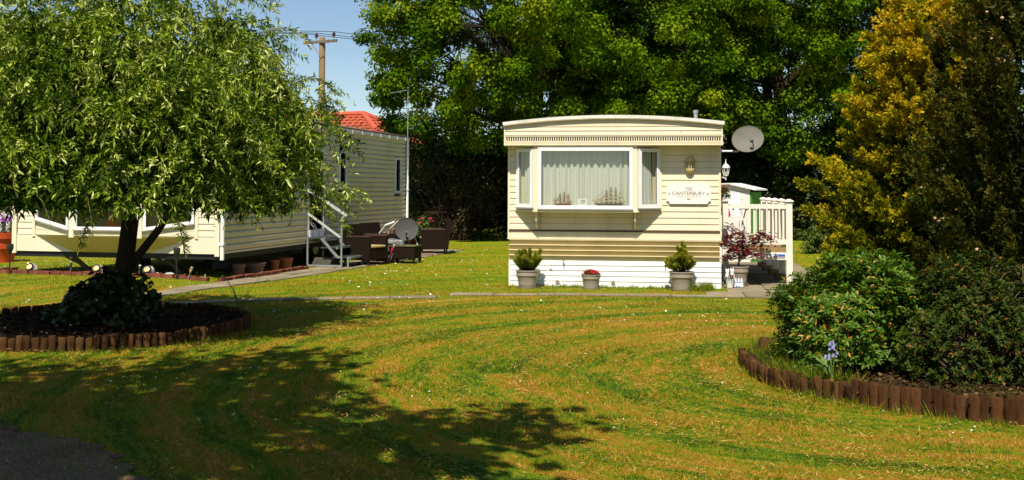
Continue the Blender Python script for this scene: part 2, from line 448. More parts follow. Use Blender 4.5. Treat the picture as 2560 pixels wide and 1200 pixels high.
# patio and path along the side of the left caravan, narrowing to the front
slab_strip('patio', [fl2(FLW+.32, .6), fl2(FLW+.30, 2), fl2(FLW+.3, 6), fl2(FLW+.3, 11.2)],
           [(-4.30,19.55), (-3.75,21.2), (-2.57,24.8), (-1.30,29.3)], 2, .62)
slab_strip('path', [fl2(FLW+.30, .56), (-5.18,18.3), (-5.50,17.3), (-5.85,16.2)], [(-4.33,19.50), (-4.78,18.2), (-5.10,17.2), (-5.5,16.2)], 1, .62)
# narrow old footpath half grown over
LT = [(-7.2,13.55),(-6.5,14.05),(-5.2,15.6),(-4.2,16.15),(-2.95,16.55),(-1.15,16.8)]
slab_strip('footpath', [(x, y+.16) for x, y in LT], [(x, y-.16) for x, y in LT], 1, .75, gap=.02)
slab_strip('footpath', [(-.95,17.45),(1.0,17.38),(3.2,17.22)], [(-1.0,17.1),(1.0,17.1),(3.2,16.95)], 1, .75, gap=.02)
slab_strip('pavement', [fc2(3.35,-1.55), fc2(5.7,-1.55)], [fc2(3.35,-.72), fc2(5.7,-.72)], 1, .62)
slab_strip('pavement', [fc2(3.72,-.70), fc2(3.72,7)], [fc2(5.72,-.70), fc2(5.72,7)], 3, .62)

def near_path(x, y):
    m = np.zeros(x.shape, bool)
    m |= ((x - BED_L[0])**2 + (y - BED_L[1])**2 < (BED_L[2]+.04)**2)
    m |= inpoly(x, y, BED_R_POLY) | inpoly(x, y, DRIVE_POLY)
    m |= inpoly(x, y, [fl2(FLW+.2,-.2), (-4.33,19.5), (-3.75,21.2), (-2.57,24.8), (-1.30,29.3), fl2(FLW+.3,11.2)])
    m |= inpoly(x, y, [fl2(FLW+.28,.4), (-5.18,18.3), (-5.5,17.3), (-5.85,16.2), (-5.5,16.2), (-5.1,17.2), (-4.78,18.2), (-4.33,19.5)])
    m |= inpoly(x, y, [fc2(3.35,-1.55), fc2(5.7,-1.55), fc2(5.7,7), fc2(3.68,7), fc2(3.68,-.72), fc2(3.35,-.72)])
    m |= inpoly(x, y, [fc2(0,0), fc2(FCW,0), fc2(FCW,9), fc2(0,9)])
    LTu = [(a, b_+.12) for a, b_ in LT] + [(a, b_-.12) for a, b_ in reversed(LT)]
    m |= inpoly(x, y, LTu) & (rng.random(x.shape) < .8)
    m |= inpoly(x, y, [(-.95,17.42),(1,17.33),(3.2,17.2),(3.2,16.98),(1,17.13),(-1,17.13)]) & (rng.random(x.shape) < .8)
    return m

# grass blades: one object, densest close by
def blades(n, y0, y1, h, w, pw=1.0):
    y = y0 + (y1-y0) * rng.random(n) ** pw
    x = (rng.random(n) * 2 - 1) * (y * .50 + .6)
    k = ~near_path(x, y); x, y = x[k], y[k]; n = len(x)
    hh = h * (.45 + .8*rng.random(n)**1.5) * (1 + .55*np.clip(np.sin(x*3.1+1.7*np.sin(y*2.3))*np.sin(y*4.7+1.3*np.sin(x*1.9)), -.5, 1)); a = rng.random(n) * 2 * PI; lean = rng.normal(size=(n, 2)) * .55
    P = np.stack([x, y, gz(x, y) - .004], 1); s = np.stack([np.cos(a), np.sin(a), np.zeros(n)], 1) * (w * (.6 + .8*rng.random(n)))[:, None]
    tip = P + np.stack([lean[:, 0]*hh, lean[:, 1]*hh, hh], 1)
    V = np.stack([P - s*.5, P + s*.5, tip], 1).reshape(-1, 3)
    return V, np.repeat(rng.random(n), 3)
parts = [blades(140000, 4.8, 8.5, .028, .0055), blades(140000, 8.5, 13, .029, .0075), blades(120000, 13, 20, .030, .010), blades(50000, 20, 32, .04, .014)]
# taller tufts against walls, logs and path edges
def tufts(pts, per, h, w, spread=.04):
    pts = np.repeat(np.array(pts, float), per, 0); n = len(pts)
    pts = pts + rng.normal(size=(n, 2)) * spread
    hh = h * (.3 + .9*rng.random(n)); a = rng.random(n)*2*PI; lean = rng.normal(size=(n, 2)) * .4
    P = np.stack([pts[:,0], pts[:,1], gz(pts[:,0], pts[:,1])-.005], 1)
    s = np.stack([np.cos(a), np.sin(a), np.zeros(n)], 1) * w
    V = np.stack([P-s*.5, P+s*.5, P + np.stack([lean[:,0]*hh, lean[:,1]*hh, hh], 1)], 1).reshape(-1, 3)
    return V, np.repeat(rng.random(n)*.6, 3)
def along(P, n):
    P = np.array(P, float); t = np.sort(rng.random(n)) * (len(P)-1); i = np.minimum(t.astype(int), len(P)-2); f = (t-i)[:, None]
    return P[i]*(1-f) + P[i+1]*f
a = rng.random(70)*2*PI
parts.append(tufts(np.stack([BED_L[0]+np.cos(a)*1.86, BED_L[1]+np.sin(a)*1.86], 1), 18, .075, .006))
parts.append(tufts(along([(q[0]-.06, q[1]-.07) for q in LOGS_R+PLANKS_R], 60), 18, .07, .006))
parts.append(tufts(along([fc2(-.05,-.12), fc2(3.3,-.12)], 90), 16, .075, .008, .05))
parts.append(tufts(along([fc2(3.05,-.35), fc2(3.35,-.5), fc2(3.45,-.1)], 30), 30, .15, .010, .05))
parts.append(tufts(along([(2.6,11.3),(2.5,10.6),(2.42,9.8),(2.48,9.35),(2.8,8.95)], 90), 44, .19, .009, .10))
parts.append(tufts(along([(2.95,8.75),(3.3,8.6),(3.8,8.4),(4.4,8.3)], 90), 34, .13, .008, .20))
dq = np.stack([-8+9*rng.random(9000), 3+5.2*rng.random(9000)], 1)
edge = np.min([np.hypot(dq[:,0]-a_[0], dq[:,1]-a_[1]) for a_ in pts], axis=0)
dq = dq[inpoly(dq[:,0], dq[:,1], DRIVE_POLY) & (rng.random(len(dq)) < np.exp(-edge/.30)*1.1+.05)]
parts.append(tufts(dq, 14, .045, .006, .03))
V = np.concatenate([q[0] for q in parts]); rn = np.concatenate([q[1] for q in parts])
o = stuff(link('grass', tri_mesh('grass', V, np.arange(len(V)).reshape(-1, 3), rn), blade_m))
tag(o, 'short mown grass of the lawn, green with straw-coloured clippings', 'grass')

# loose grit on the drive
gq = np.stack([-9+11*rng.random(9000), 2.5+5.6*rng.random(9000)], 1); gq = gq[inpoly(gq[:,0], gq[:,1], DRIVE_POLY)]; n = len(gq)
o = stuff(leaves('grit', np.concatenate([gq, np.full((n,1), .026)], 1), rdir(n)*np.array([1,1,.3]), rdir(n)*.5+np.array([0,0,1]), .010+.016*rng.random(n)**2, .009+.012*rng.random(n), rng.random(n),
    leafmat('grit', [(0,(.06,.045,.035)),(.7,(.26,.20,.15)),(1,(.5,.42,.34))], 0, .95, .05), fold=.5))
tag(o, 'loose grit and stone chips on the drive at lower left', 'grit')
# dry clippings raked together along the mower swaths
nc = 420; cy = 5+11*rng.random(nc)**1.1; cx = (rng.random(nc)*2-1)*(cy*.47)
per = 60; px_ = np.repeat(cx, per); py_ = np.repeat(cy, per)
ta = np.arctan2(py_-10.0, px_-3.4)+PI/2; al = rng.normal(size=nc*per)*.32; ac = rng.normal(size=nc*per)*.055
px_ = px_+np.cos(ta)*al-np.sin(ta)*ac; py_ = py_+np.sin(ta)*al+np.cos(ta)*ac
k = ~near_path(px_, py_); px_, py_ = px_[k], py_[k]; n = len(px_)
o = stuff(leaves('clippings', np.stack([px_, py_, gz(px_, py_)+.018+.014*rng.random(n)], 1), rdir(n)*np.array([1,1,.25]), rdir(n)*.4+np.array([0,0,1]), .025+.035*rng.random(n), .005+.004*rng.random(n), rng.random(n),
    leafmat('straw', [(0,(.16,.075,.012)),(.5,(.34,.19,.03)),(1,(.55,.38,.12))], .2, .8, .1)))
tag(o, 'dry straw-coloured clippings lying in streaks on the lawn', 'clippings')

# daisies
n = 2000
y = 7 + 26 * rng.random(n) ** .75; x = (rng.random(n)*2-1) * (y * .48)
nz = np.sin(x*1.1+2)*np.sin(y*.7+1) + np.sin(x*2.7-y*1.9)*.7
k = (~near_path(x, y)) & (nz + rng.normal(size=n)*.5 > .25 - sstep(16, 20, y)*.35); x, y = x[k], y[k]
q_ = 60; qy_ = 7.5+9.5*rng.random(q_); qx_ = (rng.random(q_)*2-1)*qy_*.46; k_ = rng.integers(2, 7, q_)
x = np.concatenate([x, np.repeat(qx_, k_)+rng.normal(size=k_.sum())*.12]); y = np.concatenate([y, np.repeat(qy_, k_)+rng.normal(size=k_.sum())*.12]); k = ~near_path(x, y); x, y = x[k], y[k]
cx = np.concatenate([rng.normal(-2.2, .5, 26), rng.normal(-.8, .6, 70), rng.normal(-1.6, 1.0, 120), rng.normal(6.6, .6, 30), rng.normal(-2.6,.5,50)])
cy = np.concatenate([rng.normal(18.6, .3, 26), rng.normal(31.2, .5, 70), rng.normal(24, 1.7, 120), rng.normal(28, .8, 30), rng.normal(21.5,.8,50)])
k = ~near_path(cx, cy); x = np.concatenate([x, cx[k]]); y = np.concatenate([y, cy[k]]); n = len(x)
seg = 7; a = np.arange(seg)*2*PI/seg
rr = .0055 + .005*rng.random(n) + .009*sstep(9, 20, y)
tilt = rng.normal(size=(n, 2))*.35
ring = np.stack([np.cos(a), np.sin(a)], 1)
zc = gz(x, y) + .035 + .015*rng.random(n)
V = np.zeros((n, seg+1, 3)); V[:, 0] = np.stack([x, y, zc+.004], 1)
V[:, 1:, 0] = x[:, None] + ring[None, :, 0]*rr[:, None]; V[:, 1:, 1] = y[:, None] + ring[None, :, 1]*rr[:, None]
V[:, 1:, 2] = zc[:, None] + (ring[None, :, 0]*tilt[:, :1] + (ring[None, :, 1])*(tilt[:, 1:]-.35))*rr[:, None]
T = np.stack([np.zeros(seg, int), 1+np.arange(seg), 1+(np.arange(seg)+1) % seg], 1)
T = (np.arange(n)[:, None, None]*(seg+1) + T[None]).reshape(-1, 3)
o = stuff(link('daisies', tri_mesh('daisies', V.reshape(-1, 3), T), M('daisy_white', (.8,.8,.74), .7, .05, 5)))
tag(o, 'tiny white daisies scattered over the lawn', 'daisies')

# ------------------------------------------------------------------ log edgings and beds
wood = lambda: M('weathered_log', (.085,.040,.014), .85, .55, 9, bump=.8, bscale=40, stretch=(1,1,.3), grime=.6, spec=.08, objvar=.45)
woodr = lambda: M('stained_log', (.078,.032,.012), .75, .6, 9, bump=.7, bscale=36, stretch=(1,1,.25), grime=.3, spec=.08, objvar=.45)
def log_mesh(k, mat, r, h, flat=False):
    mb = MB(); e = random.uniform(.85, .95)
    mb.lathe([(r, -.06), (r*random.uniform(.96,1.03), h*.5), (r, h-.012), (r*e*.92, h)], 8 if not flat else 10, sy=1 if not flat else .38)
    if flat:
        ca = random.uniform(-.12,.12); mb.v = [(x_, y_, z_ + (x_*ca if z_ > .1 else 0)) for x_, y_, z_ in mb.v]
    m = mb.mesh('log'); m.materials.append(mat)
    m.polygons.foreach_set('use_smooth', [len(p_.vertices) == 4 for p_ in m.polygons]); m.set_sharp_from_angle(angle=R(50))
    return m
def log_row(root, P, mat, r, h, tilt, flat=False):
    ms = [log_mesh(k, mat, r, h*(random.uniform(.9, 1.08) if not flat else random.uniform(.97, 1.04)), flat) for k in range(9)]
    P = [Vector(p_) for p_ in P]; s = 0; k = 0
    for a, b_ in zip(P, P[1:]):
        ln = (b_-a).length; d = (b_-a).normalized()
        while s < ln:
            q = a + d*s; t_ = random.gauss(0, tilt)
            link('log', random.choice(ms), None, root, (q.x+random.gauss(0,.006), q.y+random.gauss(0,.006), float(gz(q.x,q.y))+random.gauss(0,.006)),
                 (random.gauss(0, tilt)-.03, t_, random.uniform(0, 6) if not flat else math.atan2(d.y, d.x)+random.gauss(0, .06)))
            s += r*2*(random.uniform(1.0, 1.07) if not flat else random.uniform(.97, 1.02)); k += 1
        s -= ln
root = thing('log_edging', 'ring of upright weathered half logs around the weeping tree', 'edging')
a0 = [(BED_L[0]+math.cos(t)*BED_L[2], BED_L[1]+math.sin(t)*BED_L[2]) for t in np.linspace(0, 2*PI, 90)]
log_row(root, a0, wood(), .041, .150, .05)
root = thing('log_edging', 'low curved row of dark leaning logs at left of shrub bed', 'edging')
log_row(root, LOGS_R, wood(), .036, .150, .10)
root = thing('log_edging', 'taller row of reddish brown stakes along front of shrub bed', 'edging')
log_row(root, PLANKS_R, woodr(), .041, .19, .03, True)

mb = MB(); rings = []
b0 = len(mb.v)
for j, f in enumerate((0, .35, .7, 1)):
    for k in range(40):
        t = k*PI/20; mb.v.append((BED_L[0]+math.cos(t)*1.72*max(f,.001), BED_L[1]+math.sin(t)*1.72*max(f,.001), .125-.045*f+random.gauss(0,.008)))
for j in range(3):
    for k in range(40): mb.f.append((j*40+k, j*40+(k+1)%40, (j+1)*40+(k+1)%40, (j+1)*40+k))
structure(mb.build('soil_bed', soil(), smooth=True))
mb = MB(); mb.ext([(x+.02, y+.03, -.05) for x, y in BED_R_POLY], (0,0,.05+.10))
structure(mb.build('soil_bed', M('mulched_soil', (.04,.024,.010), .95, .5, 14, bump=1, bscale=50, spec=.05)))
# bark chips and fallen leaves on the beds
n = 2600
t = rng.random(n)*2*PI; rr = 1.68*np.sqrt(rng.random(n))
px_ = BED_L[0]+np.cos(t)*rr; py_ = BED_L[1]+np.sin(t)*rr; pz_ = .135-.045*rr/1.72
qx = 2.4+rng.random(2200)*2.6; qy = 7.95+rng.random(2200)*2.6; k = inpoly(qx, qy, BED_R_POLY)
P = np.concatenate([np.stack([px_,py_,pz_],1), np.stack([qx[k],qy[k],np.full(k.sum(), .112)],1)])
n = len(P)
o = stuff(leaves('leaf_litter', P, rdir(n)*np.array([1,1,.25]), rdir(n)*.5+np.array([0,0,1]), .03+.04*rng.random(n), .02+.02*rng.random(n), rng.random(n),
    leafmat('litter', [(0,(.018,.011,.006)),(.6,(.05,.028,.012)),(1,(.16,.085,.035))], 0, .95, .05)))
tag(o, 'dry leaf litter and bark chips on the soil beds', 'leaf litter')
# ------------------------------------------------------------------ text
def text_mesh(s, size, mat, loc, rot, parent, name='lettering', ext=.0006, xs=1.0):
    cu = bpy.data.curves.new('txt', 'FONT'); cu.body = s; cu.size = size; cu.align_x = 'CENTER'; cu.align_y = 'CENTER'; cu.extrude = ext
    o = bpy.data.objects.new('txt', cu); col.objects.link(o); bpy.context.view_layer.update()
    m = bpy.data.meshes.new_from_object(o); bpy.data.objects.remove(o); bpy.data.curves.remove(cu)
    for v in m.vertices: v.co.x *= xs
    m.materials.clear(); return link(name, m, mat, parent, loc, rot)

def board(x0, x1, z0, z1, y=0., lip=.014, top=.003):
    """lapped cladding board along x, facing -y"""
    return MB().ext([(x0, y+.02, z1), (x0, y-top, z1), (x0, y-lip, z0+.012), (x0, y-lip*.8, z0+.004), (x0, y+.02, z0+.004)], (x1-x0, 0, 0))
def board_side(y0, y1, z0, z1, x=0., lip=.016):
    return MB().ext([(x-.02, y0, z1-.002), (x+.001, y0, z1-.002), (x+lip, y0, z1-.020), (x+lip, y0, z1-.040), (x+.001, y0, z0+.012), (x-.02, y0, z0+.002)], (0, y1-y0, 0))

def window(root, a, b, z0, z1, fw=.055, d=.05, z0b=None, gmat=None, name='window', sill=True):
    """framed pane between plan points a and b (left, right seen from outside)"""
    a = Vector(a); b = Vector(b); u = (b-a).normalized(); nrm = Vector((u.y, -u.x)); W = (b-a).length
    zb = z0 if z0b is None else z0b
    def P(s, z, o): q = a + u*s + nrm*o; return (q.x, q.y, z)
    zl = lambda s: z0 + (zb-z0)*s/W
    mb = MB()
    for (s0, s1, lo, hi) in ((0, fw, None, z1), (W-fw, W, None, z1)):
        mb.hexa([P(s0, zl(s0), -d*.4), P(s0, zl(s0), d*.6), P(s1, zl(s1), d*.6), P(s1, zl(s1), -d*.4), P(s0, hi, -d*.4), P(s0, hi, d*.6), P(s1, hi, d*.6), P(s1, hi, -d*.4)])
    mb.hexa([P(fw, z1-fw, -d*.4), P(fw, z1-fw, d*.6), P(W-fw, z1-fw, d*.6), P(W-fw, z1-fw, -d*.4), P(fw, z1, -d*.4), P(fw, z1, d*.6), P(W-fw, z1, d*.6), P(W-fw, z1, -d*.4)])
    s0, s1 = fw, W-fw
    mb.hexa([P(s0, zl(s0), -d*.4), P(s0, zl(s0), d*.6), P(s1, zl(s1), d*.6), P(s1, zl(s1), -d*.4), P(s0, zl(s0)+fw, -d*.4), P(s0, zl(s0)+fw, d*.6), P(s1, zl(s1)+fw, d*.6), P(s1, zl(s1)+fw, -d*.4)])
    f = mb.build(name, white(), root)
    g = MB()
    lo0, lo1 = zl(fw)+fw-.004, zl(W-fw)+fw-.004
    g.hexa([P(fw-.004, lo0, 0), P(fw-.004, lo0, .006), P(W-fw+.004, lo1, .006), P(W-fw+.004, lo1, 0), P(fw-.004, z1-fw+.004, 0), P(fw-.004, z1-fw+.004, .006), P(W-fw+.004, z1-fw+.004, .006), P(W-fw+.004, z1-fw+.004, 0)])
    g.build('pane', gmat or glass(), f)
    gk = MB()   # dark gasket round the pane
    for (q0, q1, w0, w1) in ((fw-.001, fw+.010, 0, 0), (W-fw-.010, W-fw+.001, 0, 0)):
        gk.hexa([P(q0, zl(q0)+fw, .007), P(q0, zl(q0)+fw, .012), P(q1, zl(q1)+fw, .012), P(q1, zl(q1)+fw, .007), P(q0, z1-fw, .007), P(q0, z1-fw, .012), P(q1, z1-fw, .012), P(q1, z1-fw, .007)])
    gk.build('gasket', M('rubber_gasket', (.03,.03,.03), .6), f)
    if sill:
        sl = MB().hexa([P(-.01, z0-.022, -.0), P(-.01, z0-.022, d), P(W+.01, zb-.022, d), P(W+.01, zb-.022, -.0), P(-.01, z0-.002, -.0), P(-.01, z0-.002, d), P(W+.01, zb-.002, d), P(W+.01, zb-.002, -.0)])
        sl.build('sill', M('grey_sill', (.30,.28,.24), .5), f)
    return f

# ================================================================== the cream caravan facing us
CV = thing('static_caravan', 'cream static caravan with curtained bay window and arched white roof', 'caravan', (FC.x, FC.y, 0), FC.a)
W = FCW; LEN = 9.0; BAY = .275; FAS = .315
ZB = 1.29; ZT = 2.43                       # bay underside, fascia underside
arch = lambda x, z=2.775, h=.115: z + h*(1-((x-W/2)/(W/2+.03))**2)
# shell: floor box, side and back walls, front wall with the bay opening left behind it
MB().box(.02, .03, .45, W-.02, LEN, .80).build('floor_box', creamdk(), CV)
MB().box(0.005, .03, .80, .06, LEN, 2.74).build('side_wall', cream(), CV)
MB().box(W-.06, .03, .80, W-.005, LEN, 2.74).build('side_wall', cream(), CV)
MB().box(.06, LEN-.06, .80, W-.06, LEN, 2.74).build('back_wall', cream(), CV)
MB().box(.06, .03, .80, .30, .07, 2.74).build('front_wall', cream(), CV)
MB().box(2.50, .03, .80, W-.06, .07, 2.74).build('front_wall', cream(), CV)
MB().box(.30, .03, .80, 2.50, .07, ZB).build('front_wall', cream(), CV)
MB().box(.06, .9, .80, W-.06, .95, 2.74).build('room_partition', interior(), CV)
# roof with worn white edge
prof = [(x, -FAS-.03, arch(x)) for x in np.linspace(-.045, W+.04, 25)] + [(x, -FAS-.03, arch(x)+.055) for x in np.linspace(W+.05, -.055, 25)]
MB().ext(prof, (0, LEN+FAS+.06, 0)).build('roof', whitedk(), CV)
prof = [(x, -FAS-.045, arch(x)-.016) for x in np.linspace(-.03, W+.03, 25)] + [(x, -FAS-.045, arch(x)+.004) for x in np.linspace(W+.03, -.03, 25)]
MB().ext(prof, (0, .035, 0)).build('roof_trim', M('stained_trim', (.40,.33,.22), .7, .3, 12, grime=.7), CV)
# fascia boards under the arch
FX0, FX1 = -.025, W+.012
y0 = -FAS
MB().box(FX0, y0, ZT, FX1, y0+.30, ZT+.028).build('fascia_board', cream(), CV)
MB().box(FX0, y0+.006, ZT+.031, FX1, y0+.30, ZT+.048).build('fascia_board', cream(), CV)
MB().box(FX0, y0+.003, ZT+.050, FX1, y0+.30, ZT+.066).build('fascia_board', cream(), CV)
MB().box(FX0+.01, y0+.012, ZT+.066, FX1-.01, y0+.30, ZT+.150).build('fascia_band', cream(), CV)
d = MB(); n = 93
for k in range(n):
    x = FX0+.045 + (FX1-FX0-.09)*k/(n-1); d.box(x-.0105, y0+.0095, ZT+.074, x+.0105, y0+.0125, ZT+.142)
stuff(d.build('fascia_slots', M('dark_slot', (.012,.010,.012), .9), CV))
MB().box(FX0, y0+.002, ZT+.150, FX1, y0+.30, ZT+.163).build('fascia_board', cream(), CV)
for z0, z1 in ((ZT+.165, ZT+.238), (ZT+.241, ZT+.315)):
    board(FX0, FX1, z0, z1, y0+.014, .012).build('fascia_board', cream(), CV)
xx = np.linspace(FX0+.02, FX1-.02, 25)
MB().ext([(x, y0+.003, ZT+.318) for x in (xx[0], xx[-1])] + [(x, y0+.003, arch(x)-.012) for x in xx[::-1]], (0, .29, 0)).build('fascia_arch_panel', cream(), CV)
for x in (FX0-.006, FX1-.018):
    MB().box(x, y0-.006, ZT-.004, x+.022, y0+.30, arch(x)-.01).build('fascia_end_trim', cream(), CV)
MB().box(FX0+.02, y0+.31, ZT+.003, FX1-.02, .029, ZT+.03).build('soffit', cream(), CV)
MB().lathe([(.008,0),(.009,.004),(.004,.006)], 8, (2.98, y0-.004, ZT+.235)).build('screw', black(), CV)
# lower walls
for k in range(5):
    z0 = .0 + k*.09; z1 = z0+.088
    for (x0, x1) in ((.035, .70), (.705, W)):
        board(x0, x1, z0-.02 if k == 0 else z0, z1, .01, .012).build('skirt_board', M('white_skirt', (.85,.85,.84), .5, .05, 3, grime=.45, stretch=(1,1,.4)), CV)
MB().box(.693, -.014, .0, .712, -.001, .445).build('skirt_joint', M('white_skirt'), CV)
MB().box(.02, -.02, -.02, .05, .0, .452).build('skirt_joint', M('white_skirt'), CV)
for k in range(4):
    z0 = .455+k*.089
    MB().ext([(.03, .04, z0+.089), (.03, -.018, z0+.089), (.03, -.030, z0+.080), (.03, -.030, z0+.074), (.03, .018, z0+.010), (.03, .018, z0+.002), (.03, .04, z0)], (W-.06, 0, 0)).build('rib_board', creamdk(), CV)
MB().box(-.005, -.028, .812, W+.002, .03, .832).build('drip_trim', cream(), CV)
MB().box(.0, -.006, .834, W, .03, .945).build('plain_board', cream(), CV)
br = MB().box(.03, -.022, .950, W-.03, -.004, .972).build('brown_rail', M('brown_rail', (.10,.045,.02), .5, .2, 6), CV)
for x in (.02, W-.04): MB().box(x, -.026, .944, x+.022, -.002, .978).build('end_cap', M('brown_rail'), br)
# cladding boards
z = .975; bh = .1075; k = 0
while z < ZT - .02:
    z1 = min(z+bh, ZT+.03)
    if z1 <= ZB+.02:
        for (x0, x1) in ((.035, .555), (.575, 2.17), (2.19, W-.035)): board(x0, x1, z, z1, .01).build('siding_board', cream(), CV)
    else:
        board(.035, .155, z, z1, .01).build('siding_board', cream(), CV)
        board(2.66, W-.035, z, z1, .01).build('siding_board', cream(), CV)
    z = z1
for x in (.0, W-.036): MB().box(x, -.016, .832, x+.036, .03, ZT+.03).build('corner_trim', cream(), CV)
MB().box(2.635, -.018, ZB, 2.665, .03, ZT+.03).build('corner_trim', cream(), CV)
# bay
A0, A1, A2, A3 = (.15, .0), (.50, -BAY), (2.23, -BAY), (2.64, .0)
def ring(off, z):
    return [(A0[0]-off, .03, z), (A0[0]-off, A0[1]-off*.3, z), (A1[0]-off*.4, A1[1]-off, z), (A2[0]+off*.4, A2[1]-off, z), (A3[0]+off, A3[1]-off*.3, z), (A3[0]+off, .03, z)]
MB().loft(ring(.02, ZB-.0), ring(.02, ZB+.028)).build('bay_base', cream(), CV)
MB().loft(ring(.005, ZB+.028), ring(.005, ZB+.052)).build('bay_sill', cream(), CV)
MB().loft(ring(.0, ZT-.03), ring(.0, ZT-.001)).build('bay_head', cream(), CV)
for (px_, py_, w_) in ((.515, -BAY, .075), (2.213, -BAY, .075)):
    MB().box(px_-w_/2, py_, ZB+.052, px_+w_/2, py_+.07, ZT-.03).build('bay_post', cream(), CV)
window(CV, (.555, -BAY+.01), (2.173, -BAY+.01), ZB+.056, ZT-.036, .058)
def lerp2(a, b, t): return (a[0]+(b[0]-a[0])*t, a[1]+(b[1]-a[1])*t)
window(CV, lerp2(A0, A1, .05), lerp2(A0, A1, .93), ZB+.075, ZT-.05, .062)
window(CV, lerp2(A2, A3, .07), lerp2(A2, A3, .95), ZB+.075, ZT-.05, .062)
for x in (.52, 2.21):        # curved brackets under the bay
    c_ = [(x, .01-.25*math.sin(t), ZB-.30+.29*(1-math.cos(t))) for t in np.linspace(0, PI/2, 7)]
    m_ = MB()
    m_.ext([(x-.02, .01, ZB-.30), (x-.02, .01, ZB)] + [(x-.02, q[1], q[2]) for q in c_[::-1]][0:] , (.035, 0, 0)).build('bay_bracket', cream(), CV)
# fittings on the skirt
for x in (.98, 2.72):
    m_ = MB().tube([(x, -.0, .425), (x, -.06, .425)], .009, 8).tube([(x, -.06, .43), (x, -.062, .39)], .008, 8).bar((x-.022, -.045, .447), (x+.022, -.045, .447), .008, .008).tube([(x,-.045,.425),(x,-.045,.447)],.004,6)
    m_.build('tap', M('brass', (.45,.25,.08), .4, .3, 10, metal=.7), CV)
for x in (.87, 1.83):
    v = MB()
    v.tube([(x, -.004, .085), (x, -.016, .085)], .036, 16)
    o = v.build('round_vent', M('vent_plastic', (.62,.55,.42), .5), CV)
    g_ = MB()
    for k in range(6):
        t = k*PI/3; g_.bar((x+math.cos(t)*.008, -.0175, .085+math.sin(t)*.008), (x+math.cos(t)*.027, -.0175, .085+math.sin(t)*.027), .008, .004, (0,1,0))
    g_.build('vent_slots', black(), o)
MB().bar((.73,-.006,.30),(.78,-.03,.315),.008,.008).build('latch', black(), CV)
# flue on the roof
fx, fy = 3.30, 1.4
fl = MB().lathe([(.036,0),(.036,.26)], 14, (fx, fy, arch(fx)+.03)).build('flue', galv(), CV, True)
MB().lathe([(.044,.0),(.048,.01),(.048,.045),(.03,.055)], 14, (fx, fy, arch(fx)+.27)).build('flue_cap', galv(), fl, True)
MB().lathe([(.07,0),(.075,.012),(.03,.035)], 14, (3.50, 1.6, arch(3.5)+.04)).build('roof_vent', galv(), CV, True)
# pipes on the right side
MB().tube([(W+.012, .2, 2.36), (W+.012, .2, 2.0)], .008, 6).build('cable_conduit', white(), CV)
MB().tube([(W+.014, .12, 1.25), (W+.014, .12, 1.0)], .01, 6).build('cable_conduit', white(), CV)
MB().box(W-.004, .06, 2.33, W+.03, .14, 2.38).build('gutter_outlet', white(), CV)
MB().tube([(-.01,-.30,2.76),(-.05,-.30,2.745)], .012, 8).build('gutter_outlet', whitedk(), CV)

# curtains hang inside each bay window
def curtain(a, b, z0, z1, label, folds, amp, seed, fl=1.0):
    g = np.random.default_rng(seed); a = np.array(a); b = np.array(b); u = b-a; ln = np.linalg.norm(u); u /= ln; nn = np.array([u[1], -u[0]])
    n = int(folds*10); t = np.linspace(0, 1, n); rows = np.linspace(0, 1, 9)
    ph = np.cumsum(g.uniform(.5, 1.5, n)); ph = ph/ph[-1]*folds*2*PI
    am = amp*(.5+g.random(n)*.2+.5*np.abs(np.sin(ph*.23+1)))
    mb = MB()
    for r_ in rows:
        swing = .016*np.sin(ph*.31+2)*(r_)
        off = am*np.sin(ph+.35*r_*np.sin(ph*.5))*(.55+.45*r_)
        for i_ in range(n):
            q = a + u*(t[i_]*ln + swing[i_]) + nn*off[i_]; mb.v.append((q[0], q[1], z1+(z0-z1)*r_))
    for j in range(len(rows)-1):
        for i_ in range(n-1): mb.f.append((j*n+i_, j*n+i_+1, (j+1)*n+i_+1, (j+1)*n+i_))
    o = mb.build('curtain', leafmat('net_curtain', [(0,(.80,.80,.75)),(1,(.80,.80,.75))], .18, .9, .05, (1,1,1)), None, True)
    o.location = (FC.x, FC.y, 0); o.rotation_euler = (0,0,FC.a)
    return tag(o, label, 'curtain')
curtain((.60, -.13), (2.14, -.13), ZB+.06, ZT-.06, 'pale grey net curtain gathered across the wide middle bay pane', 15, .036, 1)
curtain((.30, -.02), (.52, -.19), ZB+.06, ZT-.06, 'pale grey net curtain in the narrow left bay pane', 5, .014, 2)
curtain((2.25, -.16), (2.48, -.01), ZB+.06, ZT-.06, 'pale grey net curtain in the narrow right bay pane', 6, .014, 3)

